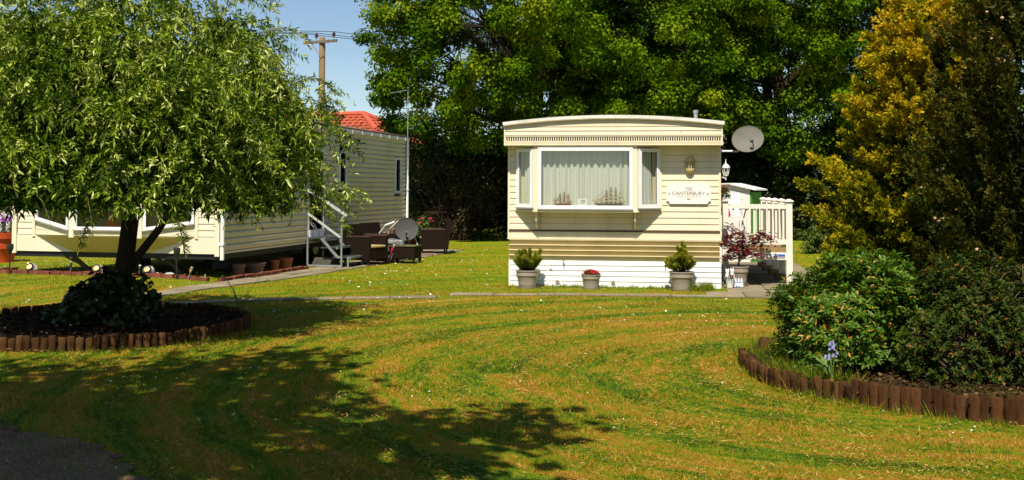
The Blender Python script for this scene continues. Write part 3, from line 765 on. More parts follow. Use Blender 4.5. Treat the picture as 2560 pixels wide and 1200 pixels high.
# model ships and the number card on the window ledge
ZS = ZB+.112
def sail(p0, p1, p2, p3, belly, mat, parent):
    mb = MB(); P = [np.array(q, float) for q in (p0, p1, p2, p3)]
    for i_ in range(4):
        for j in range(4):
            s, t = j/3, i_/3; q = (P[0]*(1-s)+P[1]*s)*(1-t)+(P[3]*(1-s)+P[2]*s)*t
            q = q + np.array([-belly*math.sin(s*PI)*math.sin((t*.8+.2)*PI), -.012*math.sin(t*PI)*math.sin(s*PI), 0]); mb.v.append(tuple(q))
    for i_ in range(3):
        for j in range(3): mb.f.append((i_*4+j, i_*4+j+1, i_*4+j+5, i_*4+j+4))
    mb.build('sail', mat, parent, True)
def ship(x0, x1, masts, zt, label, hullmat, sparmat, sailmat):
    c_ = FC.w((x0+x1)/2, -.195, ZS); t = thing('model_ship', label, 'model ship', c_, FC.a)
    hw = (x1-x0)/2; hh = .030
    mb = MB(); ls = np.linspace(-1, 1, 9)
    top = [(l*hw*.86, -.022*(1-abs(l)**3), hh+.012*abs(l)**2.2) for l in ls]; bot = [(l*hw*.72, -.008*(1-abs(l)**3), .0) for l in ls]
    topb = [(q[0], -q[1], q[2]) for q in top[::-1]]; botb = [(q[0], -q[1], q[2]) for q in bot[::-1]]
    mb.loft(bot+botb, top+topb); mb.build('hull', hullmat, t)
    MB().tube([(-hw*.8, 0, hh+.008), (-hw*1.1, 0, hh+.06)], .003, 5).build('bowsprit', sparmat, t)
    n = len(masts)
    for mx_, mz in masts:
        x = -hw + mx_*2*hw
        MB().tube([(x, 0, hh*.6), (x+.004, 0, mz)], [.0075, .004], 5).build('mast', sparmat, t)
        last = (mx_ == masts[-1][0])
        if not last:
            k = 4; zz = np.linspace(hh+.02, mz*.92, k+1)
            for j in range(k):
                w0 = hw*.145*(1-.16*j); w1 = hw*.145*(1-.16*(j+1))
                MB().bar((x-w1*.9, -.004, zz[j+1]), (x+w1*.9, -.004, zz[j+1]+.003), .007, .007).build('yard', sparmat, t)
                sail((x-w0, -.006, zz[j]+.010), (x+w0*.75, .006, zz[j]+.006), (x+w1*.8, .004, zz[j+1]-.002), (x-w1, -.004, zz[j+1]-.002), .012, sailmat, t)
        else:
            sail((x+.008, 0, hh+.02), (hw*.98, 0, hh+.03), (hw*.80, 0, mz*.42), (x+.008, 0, mz*.55), .004, sailmat, t)
            sail((x-.03, 0, mz*.55), (x+.03, 0, mz*.55), (x+.02, 0, mz*.85), (x-.02, 0, mz*.85), .008, sailmat, t)
    x = -hw+masts[0][0]*2*hw
    for j in range(3):
        f = j/3; sail((-hw*(1.06-.16*j), 0, hh+.055-.01*j), (-hw*(.78-.12*j), 0, hh+.03), (x-.012, 0, masts[0][1]*(.62+.08*j)), (x-.016, 0, masts[0][1]*(.63+.08*j)), .003, sailmat, t)
    rg = MB()
    for (ma, za), (mb_, zb_) in zip(masts, masts[1:]): rg.tube([(-hw+ma*2*hw, 0, za*.95), (-hw+mb_*2*hw, 0, zb_*.55)], .0022, 4)
    rg.tube([(x, 0, masts[0][1]*.97), (-hw*1.08, 0, hh+.058)], .0022, 4); rg.tube([(-hw+masts[-1][0]*2*hw, 0, masts[-1][1]), (hw*.96, 0, hh+.03)], .0022, 4)
    rg.build('rigging', sparmat, t)
sparR = M('red_wood', (.11,.028,.008), .5, .3, 30); sparD = M('dark_wood', (.030,.018,.008), .55, .3, 30)
ship(.82, 1.14, [(.34,.21),(.56,.245),(.76,.215)], .24, 'smaller reddish wooden model sailing ship on the window ledge', M('red_hull', (.20,.035,.02), .5, .3, 20), sparR, M('tan_sail', (.36,.24,.11), .9, .2, 30))
ship(1.50, 2.06, [(.40,.27),(.53,.33),(.68,.315),(.80,.235)], .33, 'larger dark model sailing ship with cream sails on the window ledge', sparD, sparD, M('cream_sail', (.46,.38,.22), .9, .2, 30))
t = thing('number_card', 'small white card numbered 09 standing between the model ships', 'number card', FC.w(1.315, -.215, ZS), FC.a)
MB().box(-.078, -.003, 0, .078, .003, .118).build('card', M('white_card', (.8,.8,.78), .6, .02), t)
text_mesh('09', .095, M('black_print', (.015,.015,.015), .6), (.004, -.0045, .058), (R(90),0,0), t, xs=.85)

# name board
t = thing('name_sign', 'white notched name board reading The Canterbury below the wall lantern', 'sign', FC.w(3.115, -.032, 1.605), FC.a)
hw, hh, nk = .375, .168, .055
out = []
for sx_, sz_ in ((-1,-1),(1,-1),(1,1),(-1,1)):
    cx_, cz_ = sx_*hw, sz_*hh
    arc = [(cx_ - sx_*nk*math.cos(t_), cz_ - sz_*nk*math.sin(t_)*.9) for t_ in np.linspace(0, PI/2, 6)]
    if sx_*sz_ > 0: arc = arc[::-1]
    out += arc
pl = [(x, 0, z) for x, z in out]
MB().ext(pl, (0, .022, 0)).build('board', M('white_sign', (.80,.78,.75), .35, .03), t)
pr = M('brown_print', (.13,.075,.05), .6); prl = M('tan_print', (.42,.30,.18), .6)
text_mesh('THE', .062, pr, (0, -.001, .076), (R(90),0,0), t, xs=1.05)
text_mesh('CANTERBURY', .088, pr, (0, -.001, .008), (R(90),0,0), t, xs=1.0)
text_mesh('Willerby Holiday Homes Ltd', .036, prl, (0, -.001, -.043), (R(90),0,0), t, xs=1.0)
orn = MB()
orn.ext([(-.05,-.0008,-.075),(.05,-.0008,-.075),(0,-.0008,-.11)], (0,.0006,0))
orn.ext([(-.10,-.0008,-.068),(-.06,-.0008,-.074),(-.06,-.0008,-.08)], (0,.0006,0)); orn.ext([(.10,-.0008,-.068),(.06,-.0008,-.074),(.06,-.0008,-.08)], (0,.0006,0))
for s_ in (-1, 1):
    orn.ext([(s_*.02,-.0008,.112),(s_*.09,-.0008,.118),(s_*.02,-.0008,.122)], (0,.0006,0))
orn.lathe([(.012,0),(.012,.001)], 8, (0,-.0008,.117))
orn.build('ornament', prl, t)
for s_ in (-1, 1):
    MB().ext([(s_*.345,-.0008,.0),(s_*.31,-.0008,.03),(s_*.318,-.0008,0),(s_*.31,-.0008,-.03)], (0,.0006,0)).build('corner_mark', M('green_gold_print', (.30,.22,.04), .5), t)

# half lantern on the front wall
t = thing('wall_lantern', 'cream half lantern fixed above the name board', 'wall lantern', FC.w(3.14, -.02, 1.925), FC.a)
lm = M('lantern_cream', (.62,.50,.24), .45, .12, 12)
def half(prof, mat, name, seg=12):
    mb = MB(); n = len(prof)
    for (r, z) in prof:
        for k in range(seg+1):
            a = PI + PI*k/seg; mb.v.append((r*math.cos(a), r*math.sin(a)*.95, z))
    for i_ in range(n-1):
        for k in range(seg): mb.f.append((i_*(seg+1)+k, i_*(seg+1)+k+1, (i_+1)*(seg+1)+k+1, (i_+1)*(seg+1)+k))
    return mb.build(name, mat, t, True)
half([(.0,.0),(.012,.0),(.015,.03),(.06,.055),(.075,.075),(.075,.085),(.0,.085)], lm, 'base')
half([(.0,.235),(.098,.235),(.092,.25),(.075,.28),(.045,.31),(.012,.325),(.0,.34)], lm, 'cap')
half([(.066,.086),(.066,.234)], glass(), 'glass')
for k in range(6):
    a = PI + PI*k/5; MB().bar((.072*math.cos(a), .07*math.sin(a), .085), (.072*math.cos(a), .07*math.sin(a), .235), .011, .011, (0,1,0)).build('bar', lm, t)
half([(.072,.085),(.076,.09),(.076,.11),(.07,.112)], lm, 'rim')
MB().box(-.07, .004, .06, .07, .019, .27).build('back_plate', lm, t)
MB().lathe([(.012,.09),(.02,.13),(.018,.16),(.006,.19)], 10, (0,-.03,0)).build('bulb', M('bulb_white', (.7,.68,.6), .3), t, True)

# white lantern on the right side wall
c_ = FC.w(W+.09, .10, 1.86)
t = thing('wall_lantern', 'small white hexagonal lantern on the side wall above the deck', 'wall lantern', c_, FC.a)
wl_ = M('white_metal', (.82,.82,.80), .35, .03)
MB().lathe([(.07,.19),(.072,.20),(.055,.235),(.025,.262),(.008,.27),(.012,.29),(.006,.305),(.009,.32),(.002,.345)], 6).build('cap', wl_, t)
for k in range(6):
    a = PI*k/3; MB().bar((.036*math.cos(a), .036*math.sin(a), .07), (.063*math.cos(a), .063*math.sin(a), .195), .010, .010).build('bar', wl_, t)
MB().lathe([(.033,.075),(.056,.19)], 6).build('glass', glass(), t)
MB().lathe([(.02,.05),(.04,.06),(.04,.075),(.02,.075)], 6).build('base', wl_, t)
MB().lathe([(.012,.08),(.022,.12),(.012,.16)], 8).build('bulb', M('bulb_white'), t, True)
MB().tube([(0,0,.055), (0,0,.03), (-.02,0,.02), (-.065,0,.035), (-.088,0,.04)], .011, 8).lathe([(.004,-.02),(.014,.0),(.009,.03)], 8).build('bracket', wl_, t, True)
MB().tube([(-.092,0,.04),(-.075,0,.04)], .028, 12).build('wall_plate', wl_, t, True)

# satellite dish beside the roof
def dish_mesh(R_, depth, sx=1.0):
    mb = MB(); prof = [(R_*f, depth*f*f) for f in np.linspace(.02, 1, 9)]
    full = prof + [(R_*1.01, depth+.004), (R_*1.01, depth-.008)] + [(r, z-.012) for r, z in prof[::-1]]
    mb.lathe(full, 32, sx=sx); return mb
def dish(loc, face, R_, label, mat, arm=True, roll=0, sx=1.0, stalk=None):
    t = thing('satellite_dish', label, 'satellite dish', loc)
    q = Vector(face).to_track_quat('Z', 'Y')
    mw = Matrix.Translation((0,0,0)) @ q.to_matrix().to_4x4() @ Matrix.Rotation(roll, 4, 'Z')
    def tr(mb): mb.v = [tuple(mw @ Vector(p_)) for p_ in mb.v]; return mb
    tr(dish_mesh(R_, R_*.22, sx)).build('reflector', mat, t, True)
    tr(MB().tube([(0, -R_*.75, R_*.2), (0, -R_*.62, R_*.62), (0, -R_*.52, R_*.70)], [.012,.010,.010], 6)).build('feed_arm', black(), t)
    tr(MB().tube([(0, -R_*.50, R_*.66), (0, -R_*.34, R_*.62)], [.034,.03], 10)).build('receiver', M('grey_plastic', (.10,.10,.10), .5), t)
    tr(MB().box(-.05,-.06,-.09,.05,.06,-.01)).build('back_bracket', galv(), t)
    if stalk:
        s_ = MB()
        s_.tube([(mw @ Vector((0,0,-.08)))] + [Vector(p_) for p_ in stalk], .02, 8).build('pole', galv(), t)
    return t
dp = Vector(FC.w(W+.72, 3.1, 2.66))
dish(dp, (-.10,-.90,.42), .285, 'grey satellite dish held out beside the arched roof', M('dish_grey', (.17,.165,.14), .75, .2, 4, grime=.55, spec=.12), roll=R(28), sx=1.12,
     stalk=[tuple(Vector(FC.w(W+.55, 3.3, 2.45))-dp), tuple(Vector(FC.w(W-.02, 3.3, 2.45))-dp)])

# ================================================================== pots in front of the skirt
def pot(name, label, loc, r, h, mat, plantless=True, saucer=True, group=None):
    t = thing(name, label, 'plant pot', loc, 0, group)
    MB().lathe([(r*.66,0),(r*.70,h*.02),(r*.78,h*.25),(r*.86,h*.68),(r*.88,h*.70),(r*.94,h*.71),(r*.95,h*.93),(r*1.0,h*.94),(r*1.02,h*.985),(r*.99,h),(r*.9,h),(r*.88,h*.9),(0.01,h*.9)], 28).build('pot', mat, t, True)
    MB().lathe([(r*.87,h*.86),(r*.6,h*.93),(.01,h*.95)], 20).build('soil', soil(), t, True)
    if saucer: MB().lathe([(r*.75,.0),(r*.92,.004),(r*.96,.028),(r*.93,.028),(r*.88,.010),(.01,.010)], 24).build('saucer', mat, t, True)
    return t
def wloc(fr, x, y): q = fr.w(x, y); return (q[0], q[1], float(gz(q[0], q[1])))
pot('plant_pot', 'large taupe pot holding the bushy dwarf pine', wloc(FC, .385, -.34), .20, .30, potgrey())
pot('plant_pot', 'small taupe pot holding red flowers', wloc(FC, 1.465, -.30), .17, .24, potgrey())
pot('plant_pot', 'large taupe pot holding the pointed dwarf pine', wloc(FC, 2.985, -.34), .215, .31, potgrey())

needle = lambda: leafmat('pine_needles', [(0,(.075,.11,.008)),(.5,(.19,.22,.014)),(.85,(.34,.33,.03)),(1,(.42,.38,.06))], .3, .5, .3)
def pine(label, base, shoots, seed):
    g = np.random.default_rng(seed); t = thing('dwarf_pine', label, 'pine', base)
    Ps, Ds, Rn = [], [], []
    st = MB(); st.tube([(0,0,-.02),(0,0,.16)], [.014,.008], 6)
    for (p0, p1, rad) in shoots:
        p0 = np.array(p0); p1 = np.array(p1); st.tube([tuple(p0*.2), tuple(p0), tuple(p1)], [.007,.006,.003], 5)
        m = 430; f = g.random(m)**.8; o = rdir(m, g); ax = unit((p1-p0)[None])
        o = unit(o - (o@ax[0])[:, None]*ax*.7)
        Ps.append(p0+(p1-p0)*f[:, None]); Ds.append(unit(o + ax*(.55+.8*f[:, None]))); Rn.append(np.clip(f*.6+g.random(m)*.45, 0, 1)*1.0)
    P = np.concatenate(Ps); D = np.concatenate(Ds); n = len(P)
    leaves('needles', P, D, rdir(n, g), .045+.03*g.random(n), .0085, np.concatenate(Rn), needle(), t, .1)
    st.build('stems', bark(), t)
    return t
g = np.random.default_rng(5)
sh = []
for k in range(44):
    a = g.random()*2*PI; r0 = .05+.08*g.random(); r1 = .13+.11*g.random(); z0 = .03+.16*g.random(); z1 = z0+.08+.10*g.random()
    sh.append(((math.cos(a)*r0, math.sin(a)*r0, z0), (math.cos(a)*r1, math.sin(a)*r1, z1), 1))
sh += [((.0,0,.15),(-.05,0,.36),1), ((.05,0,.15),(.04,.02,.37),1), ((.14,0,.15),(.22,.0,.36),1)]
b = wloc(FC, .385, -.34); pine('low bushy dwarf pine with upright shoots, at left of skirt', (b[0], b[1], b[2]+.275), sh, 21)
sh = []
for k in range(48):
    a = g.random()*2*PI; f = g.random(); r1 = (.235*(1-f)+.05)*(.7+.4*g.random()); z0 = .03+f*.25; 
    sh.append(((math.cos(a)*r1*.35, math.sin(a)*r1*.35, z0), (math.cos(a)*r1, math.sin(a)*r1, z0+.07+.07*g.random()), 1))
sh += [((0,0,.25),(0.01,0,.50),1), ((0,0,.3),(.05,.02,.45),1), ((0,0,.3),(-.07,.0,.42),1)]
b = wloc(FC, 2.985, -.34); pine('pointed dwarf pine in pot at right of skirt', (b[0], b[1], b[2]+.285), sh, 22)

def flowers(label, base, rad, nf, nl, hz, colmat, cat='flowers', name='flowering_plant', leafm=None, petal=.018, seed=1):
    g = np.random.default_rng(seed); t = thing(name, label, cat, base)
    n = nl; o = rdir(n, g); o[:, 2] = np.abs(o[:, 2]); P = o*np.array([rad, rad, hz])*(g.random((n,1))**.4)
    leaves('foliage', P, unit(o+rdir(n, g)*.8), unit(rdir(n, g)+np.array([0,0,1])), .035+.03*g.random(n), .016+.01*g.random(n), g.random(n),
        leafm or leafmat('bedding_leaf', [(0,(.02,.045,.008)),(1,(.07,.13,.02))], .25, .5), t)
    pe = 6; C = rdir(nf, g); C[:, 2] = np.abs(C[:, 2])*.9+.35; C = unit(C)*np.array([rad, rad, hz*1.15])
    c = np.repeat(C, pe, 0); a = np.tile(np.arange(pe)*2*PI/pe, nf); 
    d = np.stack([np.cos(a), np.sin(a)*.8-.25, .35+0*a], 1)+rdir(len(a), g)*.25
    pt_ = leaves('petals', c, d, np.repeat(unit(C+np.array([0,-.4,.6])), pe, 0)+0*d, petal, petal*.9, np.repeat(g.random(nf), pe), colmat, t, .1, .6); stuff(pt_)
    st = MB()
    for q in C[:10]: st.tube([(q[0]*.2, q[1]*.2, -.02), tuple(q*.95)], .0025, 4)
    st.build('stems', M('green_stem', (.05,.09,.02), .6), t)
    return t
redp = leafmat('red_petal', [(0,(.45,.01,.02)),(1,(.7,.03,.05))], .25, .5, .2, (1,.6,.6))
purp = leafmat('purple_petal', [(0,(.28,.03,.38)),(1,(.5,.10,.6))], .25, .5, .2, (1,.6,1))
b = wloc(FC, 1.465, -.30); flowers('low red bedding flowers in the small middle pot', (b[0], b[1], b[2]+.215), .14, 60, 420, .08, redp, petal=.026, seed=4)

# ================================================================== deck on the right
DK = thing('deck', 'white railed veranda deck beside the cream caravan', 'deck', (FC.x, FC.y, 0), FC.a)
dx0, dx1, dy0, dy1, dz = 3.74, 4.90, .92, 5.3, .67
dw = lambda: M('white_deck_plastic', (.80,.77,.68), .45, .05, 2, grime=.08)
brn = lambda: M('deck_board', (.34,.23,.10), .7, .25, 5, bump=.3, stretch=(1,6,1))
def post(x, y, z0=0., z1=1.47):
    o = MB().box(x-.055, y-.055, z0, x+.055, y+.055, z1).build('post', dw(), DK)
    m = MB(); m.box(x-.078, y-.078, z1, x+.078, y+.078, z1+.018); m.loft([(x-.078,y-.078,z1+.018),(x+.078,y-.078,z1+.018),(x+.078,y+.078,z1+.018),(x-.078,y+.078,z1+.018)],
      [(x-.01,y-.01,z1+.05),(x+.01,y-.01,z1+.05),(x+.01,y+.01,z1+.05),(x-.01,y+.01,z1+.05)]); m.build('post_cap', dw(), o)
    return o
ys_posts = [dy0, 2.02, 3.12, 4.22, dy1]
for k, y in enumerate(ys_posts):
    post(dx1, y, .0 if k == 0 else .12)
post(dx0+.05, dy0)
n = 30
for k in range(n):
    y = dy0+.02+(dy1-dy0)*k/n; MB().box(dx0, y, dz-.03, dx1+.05, y+(dy1-dy0)/n-.008, dz).build('deck_board', brn(), DK)
# front: fascia boards, skirt, rails, balusters
MB().box(dx0+.1, dy0-.035, dz-.085, dx1-.055, dy0-.005, dz-.045).build('front_board', brn(), DK)
MB().box(dx0+.1, dy0-.030, dz-.042, dx1-.055, dy0-.004, dz-.004).build('front_board', brn(), DK)
MB().box(dx0+.1, dy0-.04, dz-.225, dx1-.055, dy0-.012, dz-.092).build('skirt_panel', dw(), DK)
MB().box(dx0+.1, dy0-.035, .755-.04, dx1-.055, dy0+.025, .755+.045).build('bottom_rail', dw(), DK)
MB().box(dx0+.1, dy0-.038, 1.345, dx1-.055, dy0+.028, 1.425).build('top_rail', dw(), DK)
for k in range(8):
    x = dx0+.1 + (dx1-.055-dx0-.1)*(k+.75)/8.1
    MB().box(x-.018, dy0-.02, .80, x+.018, dy0+.012, 1.345).build('baluster', dw(), DK)
for a_, b_ in zip(ys_posts, ys_posts[1:]):
    MB().box(dx1-.03, a_+.055, .715, dx1+.03, b_-.055, .80).build('bottom_rail', dw(), DK)
    MB().box(dx1-.033, a_+.055, 1.345, dx1+.033, b_-.055, 1.425).build('top_rail', dw(), DK)
    for k in range(7):
        y = a_+.055+(b_-a_-.11)*(k+.5)/7; MB().box(dx1-.016, y-.018, .80, dx1+.016, y+.018, 1.345).build('baluster', dw(), DK)
    MB().box(dx1-.005, a_+.055, dz-.225, dx1+.02, b_-.055, dz-.035).build('skirt_panel', dw(), DK)
for y in ys_posts[1:]:
    MB().box(dx1-.02, y-.05, .12, dx1+.04, y+.05, .125).build('shoe', dw(), DK)
# thin white gate at the far end
m_ = MB(); gx0, gx1 = 4.42, 4.82
for x in (gx0, gx1): m_.box(x-.012, dy1-.05, dz+.02, x+.012, dy1-.03, dz+.70)
for z in (dz+.05, dz+.66): m_.box(gx0+.012, dy1-.047, z-.012, gx1-.012, dy1-.033, z+.012)
for k in range(5):
    x = gx0+(gx1-gx0)*(k+1)/6; m_.box(x-.007, dy1-.044, dz+.065, x+.007, dy1-.036, dz+.645)
m_.build('gate', dw(), DK)
st = M('sandstone_block', (.30,.22,.11), .9, .3, 8, bump=.7)
for k, y in enumerate(ys_posts[1:]):
    q = FC.w(dx1, y)
    o = MB().box(-.13, -.13, 0, .13, .13, .118).build('stone_block', st, None, bevel=.012); o.location = q; o.rotation_euler = (0,0,FC.a + random.uniform(-.1,.1))
    tag(o, ['rough stone block under the nearest inner deck post', 'rough stone block under the second inner deck post', 'rough stone block under the third inner deck post', 'rough stone block under the far corner deck post'][k], 'stone block', 'stone blocks carrying the deck posts')
# maker plate on the deck skirt
q = FC.w(dx1-.055-.155, dy0-.046, dz-.15)
t = thing('maker_plate', 'small blue and white maker plate on the deck skirt', 'sign', q, FC.a)
MB().box(-.14,-.002,-.04,.14,.004,.04).build('plate', M('plate_white', (.75,.75,.78), .4, .05), t)
MB().box(-.135,-.0035,-.018,.135,-.0025,.022).build('blue_band', M('plate_blue', (.05,.11,.42), .4, .3, 20), t)
MB().box(-.135,-.0035,-.036,.135,-.0025,-.028).build('red_band', M('plate_red', (.45,.12,.12), .4, .2, 20), t)
MB().ext([(-.12,-.0045,-.012),(-.04,-.0045,-.014),(.02,-.0045,.004),(-.09,-.0045,.02),(-.10,-.0045,.006)], (0,.001,0)).build('emblem', M('plate_white'), t)
# things on and behind the deck
t = thing('storage_shed', 'small white shed with green side behind the deck', 'shed', (4.93, 25.13, 0), FC.a-R(25))
wsh = M('white_shed_board', (.78,.78,.74), .5, .06, 3, grime=.15)
MB().box(0, 0, .0, .62, .03, 1.64).build('front_wall', wsh, t)
MB().box(.625, 0, .0, .655, .68, 1.62).build('side_wall', M('green_shed_side', (.07,.30,.03), .6, .35, 5), t)
MB().box(0, .66, 0, .62, .69, 1.62).build('back_wall', wsh, t)
MB().box(-.3, 0, .0, -.005, .68, 1.64).build('side_wall', wsh, t)
d_ = MB().box(.03, -.018, .1, .42, -.002, 1.45).build('door', wsh, t)
for (x0, z0, x1, z1) in ((.03,1.455,.46,1.485),(.425,.1,.455,1.45)): MB().box(x0,-.014,z0,x1,-.001,z1).build('door_frame', wsh, t)
MB().tube([(.38,-.02,.85),(.38,-.05,.85),(.38,-.05,.95),(.38,-.02,.95)], .007, 6).build('handle', black(), d_)
MB().hexa([(-.35,-.08,1.78),(.15,-.08,1.80),(.15,0.75,1.80),(-.35,0.75,1.78),(-.35,-.08,1.81),(.15,-.08,1.83),(.15,0.75,1.83),(-.35,0.75,1.81)]).build('roof_panel', wsh, t)
MB().hexa([(.155,-.08,1.795),(.78,-.08,1.66),(.78,0.75,1.66),(.155,0.75,1.795),(.155,-.08,1.825),(.78,-.08,1.69),(.78,0.75,1.69),(.155,0.75,1.825)]).build('roof_panel', wsh, t)
MB().ext([(-.3,.0,1.645),(.62,.0,1.645),(.62,.0,1.685),(.15,.0,1.79),(-.3,.0,1.775)], (0,.03,0)).build('gable', wsh, t)
# folding chair with a red cushion
t = thing('garden_chair', 'white and black folding garden chair with red cushion on the deck', 'chair', FC.w(4.08, 3.1, dz+.001), FC.a+R(15))
fr = M('chair_white_tube', (.75,.75,.75), .35, .03)
for s_ in (-.22, .22):
    MB().tube([(s_,-.25,0),(s_,.05,.42),(s_,.28,.95)], .012, 6).build('frame_tube', fr, t)
    MB().tube([(s_*.92,.25,0),(s_*.92,-.05,.42),(s_*.92,-.2,.62)], .012, 6).build('frame_tube', M('chair_black_tube', (.02,.02,.02), .4), t)
    MB().box(s_-.025,-.25,.62,s_+.025,.15,.645).build('armrest', black(), t)
MB().box(-.2,-.22,.41,.2,.06,.44).build('seat', fr, t)
MB().hexa([(-.2,.07,.47),(.2,.07,.47),(.2,.10,.46),(-.2,.10,.46),(-.2,.27,.93),(.2,.27,.93),(.2,.30,.92),(-.2,.30,.92)]).build('backrest', fr, t)
MB().hexa([(-.21,-.02,.50),(-.02,.0,.50),(-.02,.05,.48),(-.21,.05,.48),(-.24,.10,.86),(-.06,.14,.80),(-.06,.2,.80),(-.24,.2,.86)]).build('cushion', M('red_cloth', (.5,.015,.03), .8, .2, 8), t, bevel=.02)
b = FC.w(dx0+.05, dy0, 1.521)
flowers('red flowered trailing plant on the deck post next to the caravan wall', b, .085, 14, 260, .20, redp, seed=9)
# potted maple in front of the deck
b = wloc(FC, 3.98, .50); pz = b[2]+.022
pot('plant_pot', 'taupe pot holding the red maple in front of the deck', (b[0], b[1], pz), .185, .33, potgrey())
t = thing('maple', 'small purple-red maple growing in a pot before the deck', 'maple', (b[0], b[1], pz+.30))
g = np.random.default_rng(31); st = MB(); C = []
st.tube([(0,0,0),(.01,0,.12),(.03,0,.25)], [.016,.013,.010], 6)
tips = [(-.20,.0,.55),(-.12,-.05,.72),(-.02,-.05,.62),(.12,-.08,.33),(.20,-.06,.26),(-.14,-.05,.34),(-.2,-.05,.20),(.05,-.1,.48),(.26,-.05,.52),(.40,-.02,.62),(.50,.02,.58),(.56,0,.50),(.30,.0,.42),(.14,0,.60),(-.05,.05,.42),(.30,-.08,.24),(-.22,0,.42),(-.04,-.12,.30)]
for q in tips:
    st.tube([(.02,0,.10+.1*g.random()), (q[0]*.5, q[1]*.5, q[2]*.55+.04), q], [.006,.0045,.002], 4)
    for k in range(7): C.append(np.array(q)+g.normal(size=3)*np.array([.06,.05,.022]))
    for k in range(3): C.append(np.array(q)*.72+g.normal(size=3)*np.array([.06,.05,.03])+np.array([0,0,.05]))
C = np.array(C); fing = 6; rep = 5; c = np.repeat(C, fing*rep, 0); n = len(c)
c = c + np.repeat(g.normal(size=(len(C)*rep,3))*.030, fing, 0)
ang = np.tile(np.linspace(-1.5,1.5,fing), len(C)*rep) + np.repeat(g.random(len(C)*rep)*6.28, fing)
D = np.stack([np.cos(ang), np.sin(ang), -.55+0*ang], 1)
leaves('foliage', c, D, rdir(n,g)*.3+np.array([0,-.2,1]), .05, .015, np.repeat(g.random(len(C)*rep), fing), leafmat('maple_red', [(0,(.05,.005,.012)),(.7,(.13,.008,.022)),(1,(.30,.015,.035))], .3, .5, .3, (1.3,.5,.5)), t, .1)
st.build('stems', M('maple_bark', (.22,.15,.08), .8, .3), t)
# ornaments by the caravan corner
b = wloc(FC, 3.80, .02); bz = b[2]+.022
t = thing('cat_ornament', 'white twin cat ornament standing over a small white tub', 'ornament', (b[0], b[1], bz), FC.a)
wc = M('white_glaze', (.8,.8,.78), .25, .04)
MB().lathe([(.055,0),(.075,.14),(.08,.15),(.072,.15),(.06,.10),(.005,.10)], 16).build('tub', wc, t, True)
for s_, h_ in ((-.035,.30),(.045,.31)):
    mb = MB(); mb.lathe([(.012,.12),(.045,.125),(.048,.17),(.036,.22),(.028,.25),(.032,.265),(.034,.285),(.026,.31),(.006,.318)], 12, (s_, .05, h_-.31))
    for e_ in (-1, 1): mb.loft([(s_+e_*.012,.045,h_-.015),(s_+e_*.032,.045,h_-.02),(s_+e_*.022,.06,h_-.018)], [(s_+e_*.024,.048,h_+.03),(s_+e_*.026,.048,h_+.03),(s_+e_*.025,.05,h_+.03)])
    mb.build('cat_figure', wc, t, True)
flowers('red and green posy in the small white tub', (b[0], b[1], bz+.14), .055, 6, 60, .07, redp, seed=12)
b2 = wloc(FC, 3.955, .10)
bw = M('blue_white_china', (.55,.60,.72), .25, .05)
m, nt, p = nmat('blue_pattern'); N = nt.nodes; tc = N.new('ShaderNodeTexCoord'); v = N.new('ShaderNodeTexVoronoi'); v.inputs['Scale'].default_value = 26
nt.links.new(tc.outputs['Object'], v.inputs[0]); r = N.new('ShaderNodeValToRGB'); r.color_ramp.interpolation = 'CONSTANT'
r.color_ramp.elements[0].color = (.08,.16,.45,1); r.color_ramp.elements[1].position = .33; r.color_ramp.elements[1].color = (.72,.75,.80,1)
nt.links.new(v.outputs['Distance'], r.inputs[0]); nt.links.new(r.outputs[0], p.inputs['Base Color']); p.inputs['Roughness'].default_value = .25
t = thing('china_planter', 'little blue and white china trough in front of the maple pot', 'planter', (b2[0], b2[1], b2[2]+.024), FC.a)
MB().box(-.075,-.03,0,.075,.03,.07).build('trough', m, t, bevel=.006)
for k, x in enumerate((-.05,0,.05)):
    MB().lathe([(.012,.07),(.026,.082),(.028,.10),(.016,.115),(.02,.13),(.012,.145),(.002,.15)], 10, (x, .0, 0)).build('figure', m if k == 1 else bw, t, True)
# ================================================================== the long caravan on the left
LV = thing('static_caravan', 'long cream static caravan standing on jacks behind the weeping tree', 'caravan', (FL.x, FL.y, 0), FL.a)
W = FLW; LEN = 10.55; Z0 = .50; Z1 = 3.0; LB = .34; ZBB = .80
cr2 = lambda: M('pale_cream_panel', (.76,.69,.52), .45, .06, 1.6, grime=.25, stretch=(1,1,.25))
sidem = lambda: M('pale_cream_siding', (.70,.63,.46), .5, .10, 1.0, grime=.35)
MB().box(.02, .03, Z0-.10, W-.02, LEN-.02, Z0-.002).build('chassis', black(), LV)
MB().box(.02, .05, Z0, W-.02, LEN-.02, Z0+.06).build('floor', black(), LV)
MB().box(.0, .03, Z0, .05, LEN, Z1).build('side_wall', cr2(), LV)
MB().box(.05, LEN-.05, Z0, W-.05, LEN, Z1).build('back_wall', cr2(), LV)
MB().box(.05, 1.6, Z0+.06, W-.05, 1.65, Z1-.02).build('room_partition', interior(), LV)
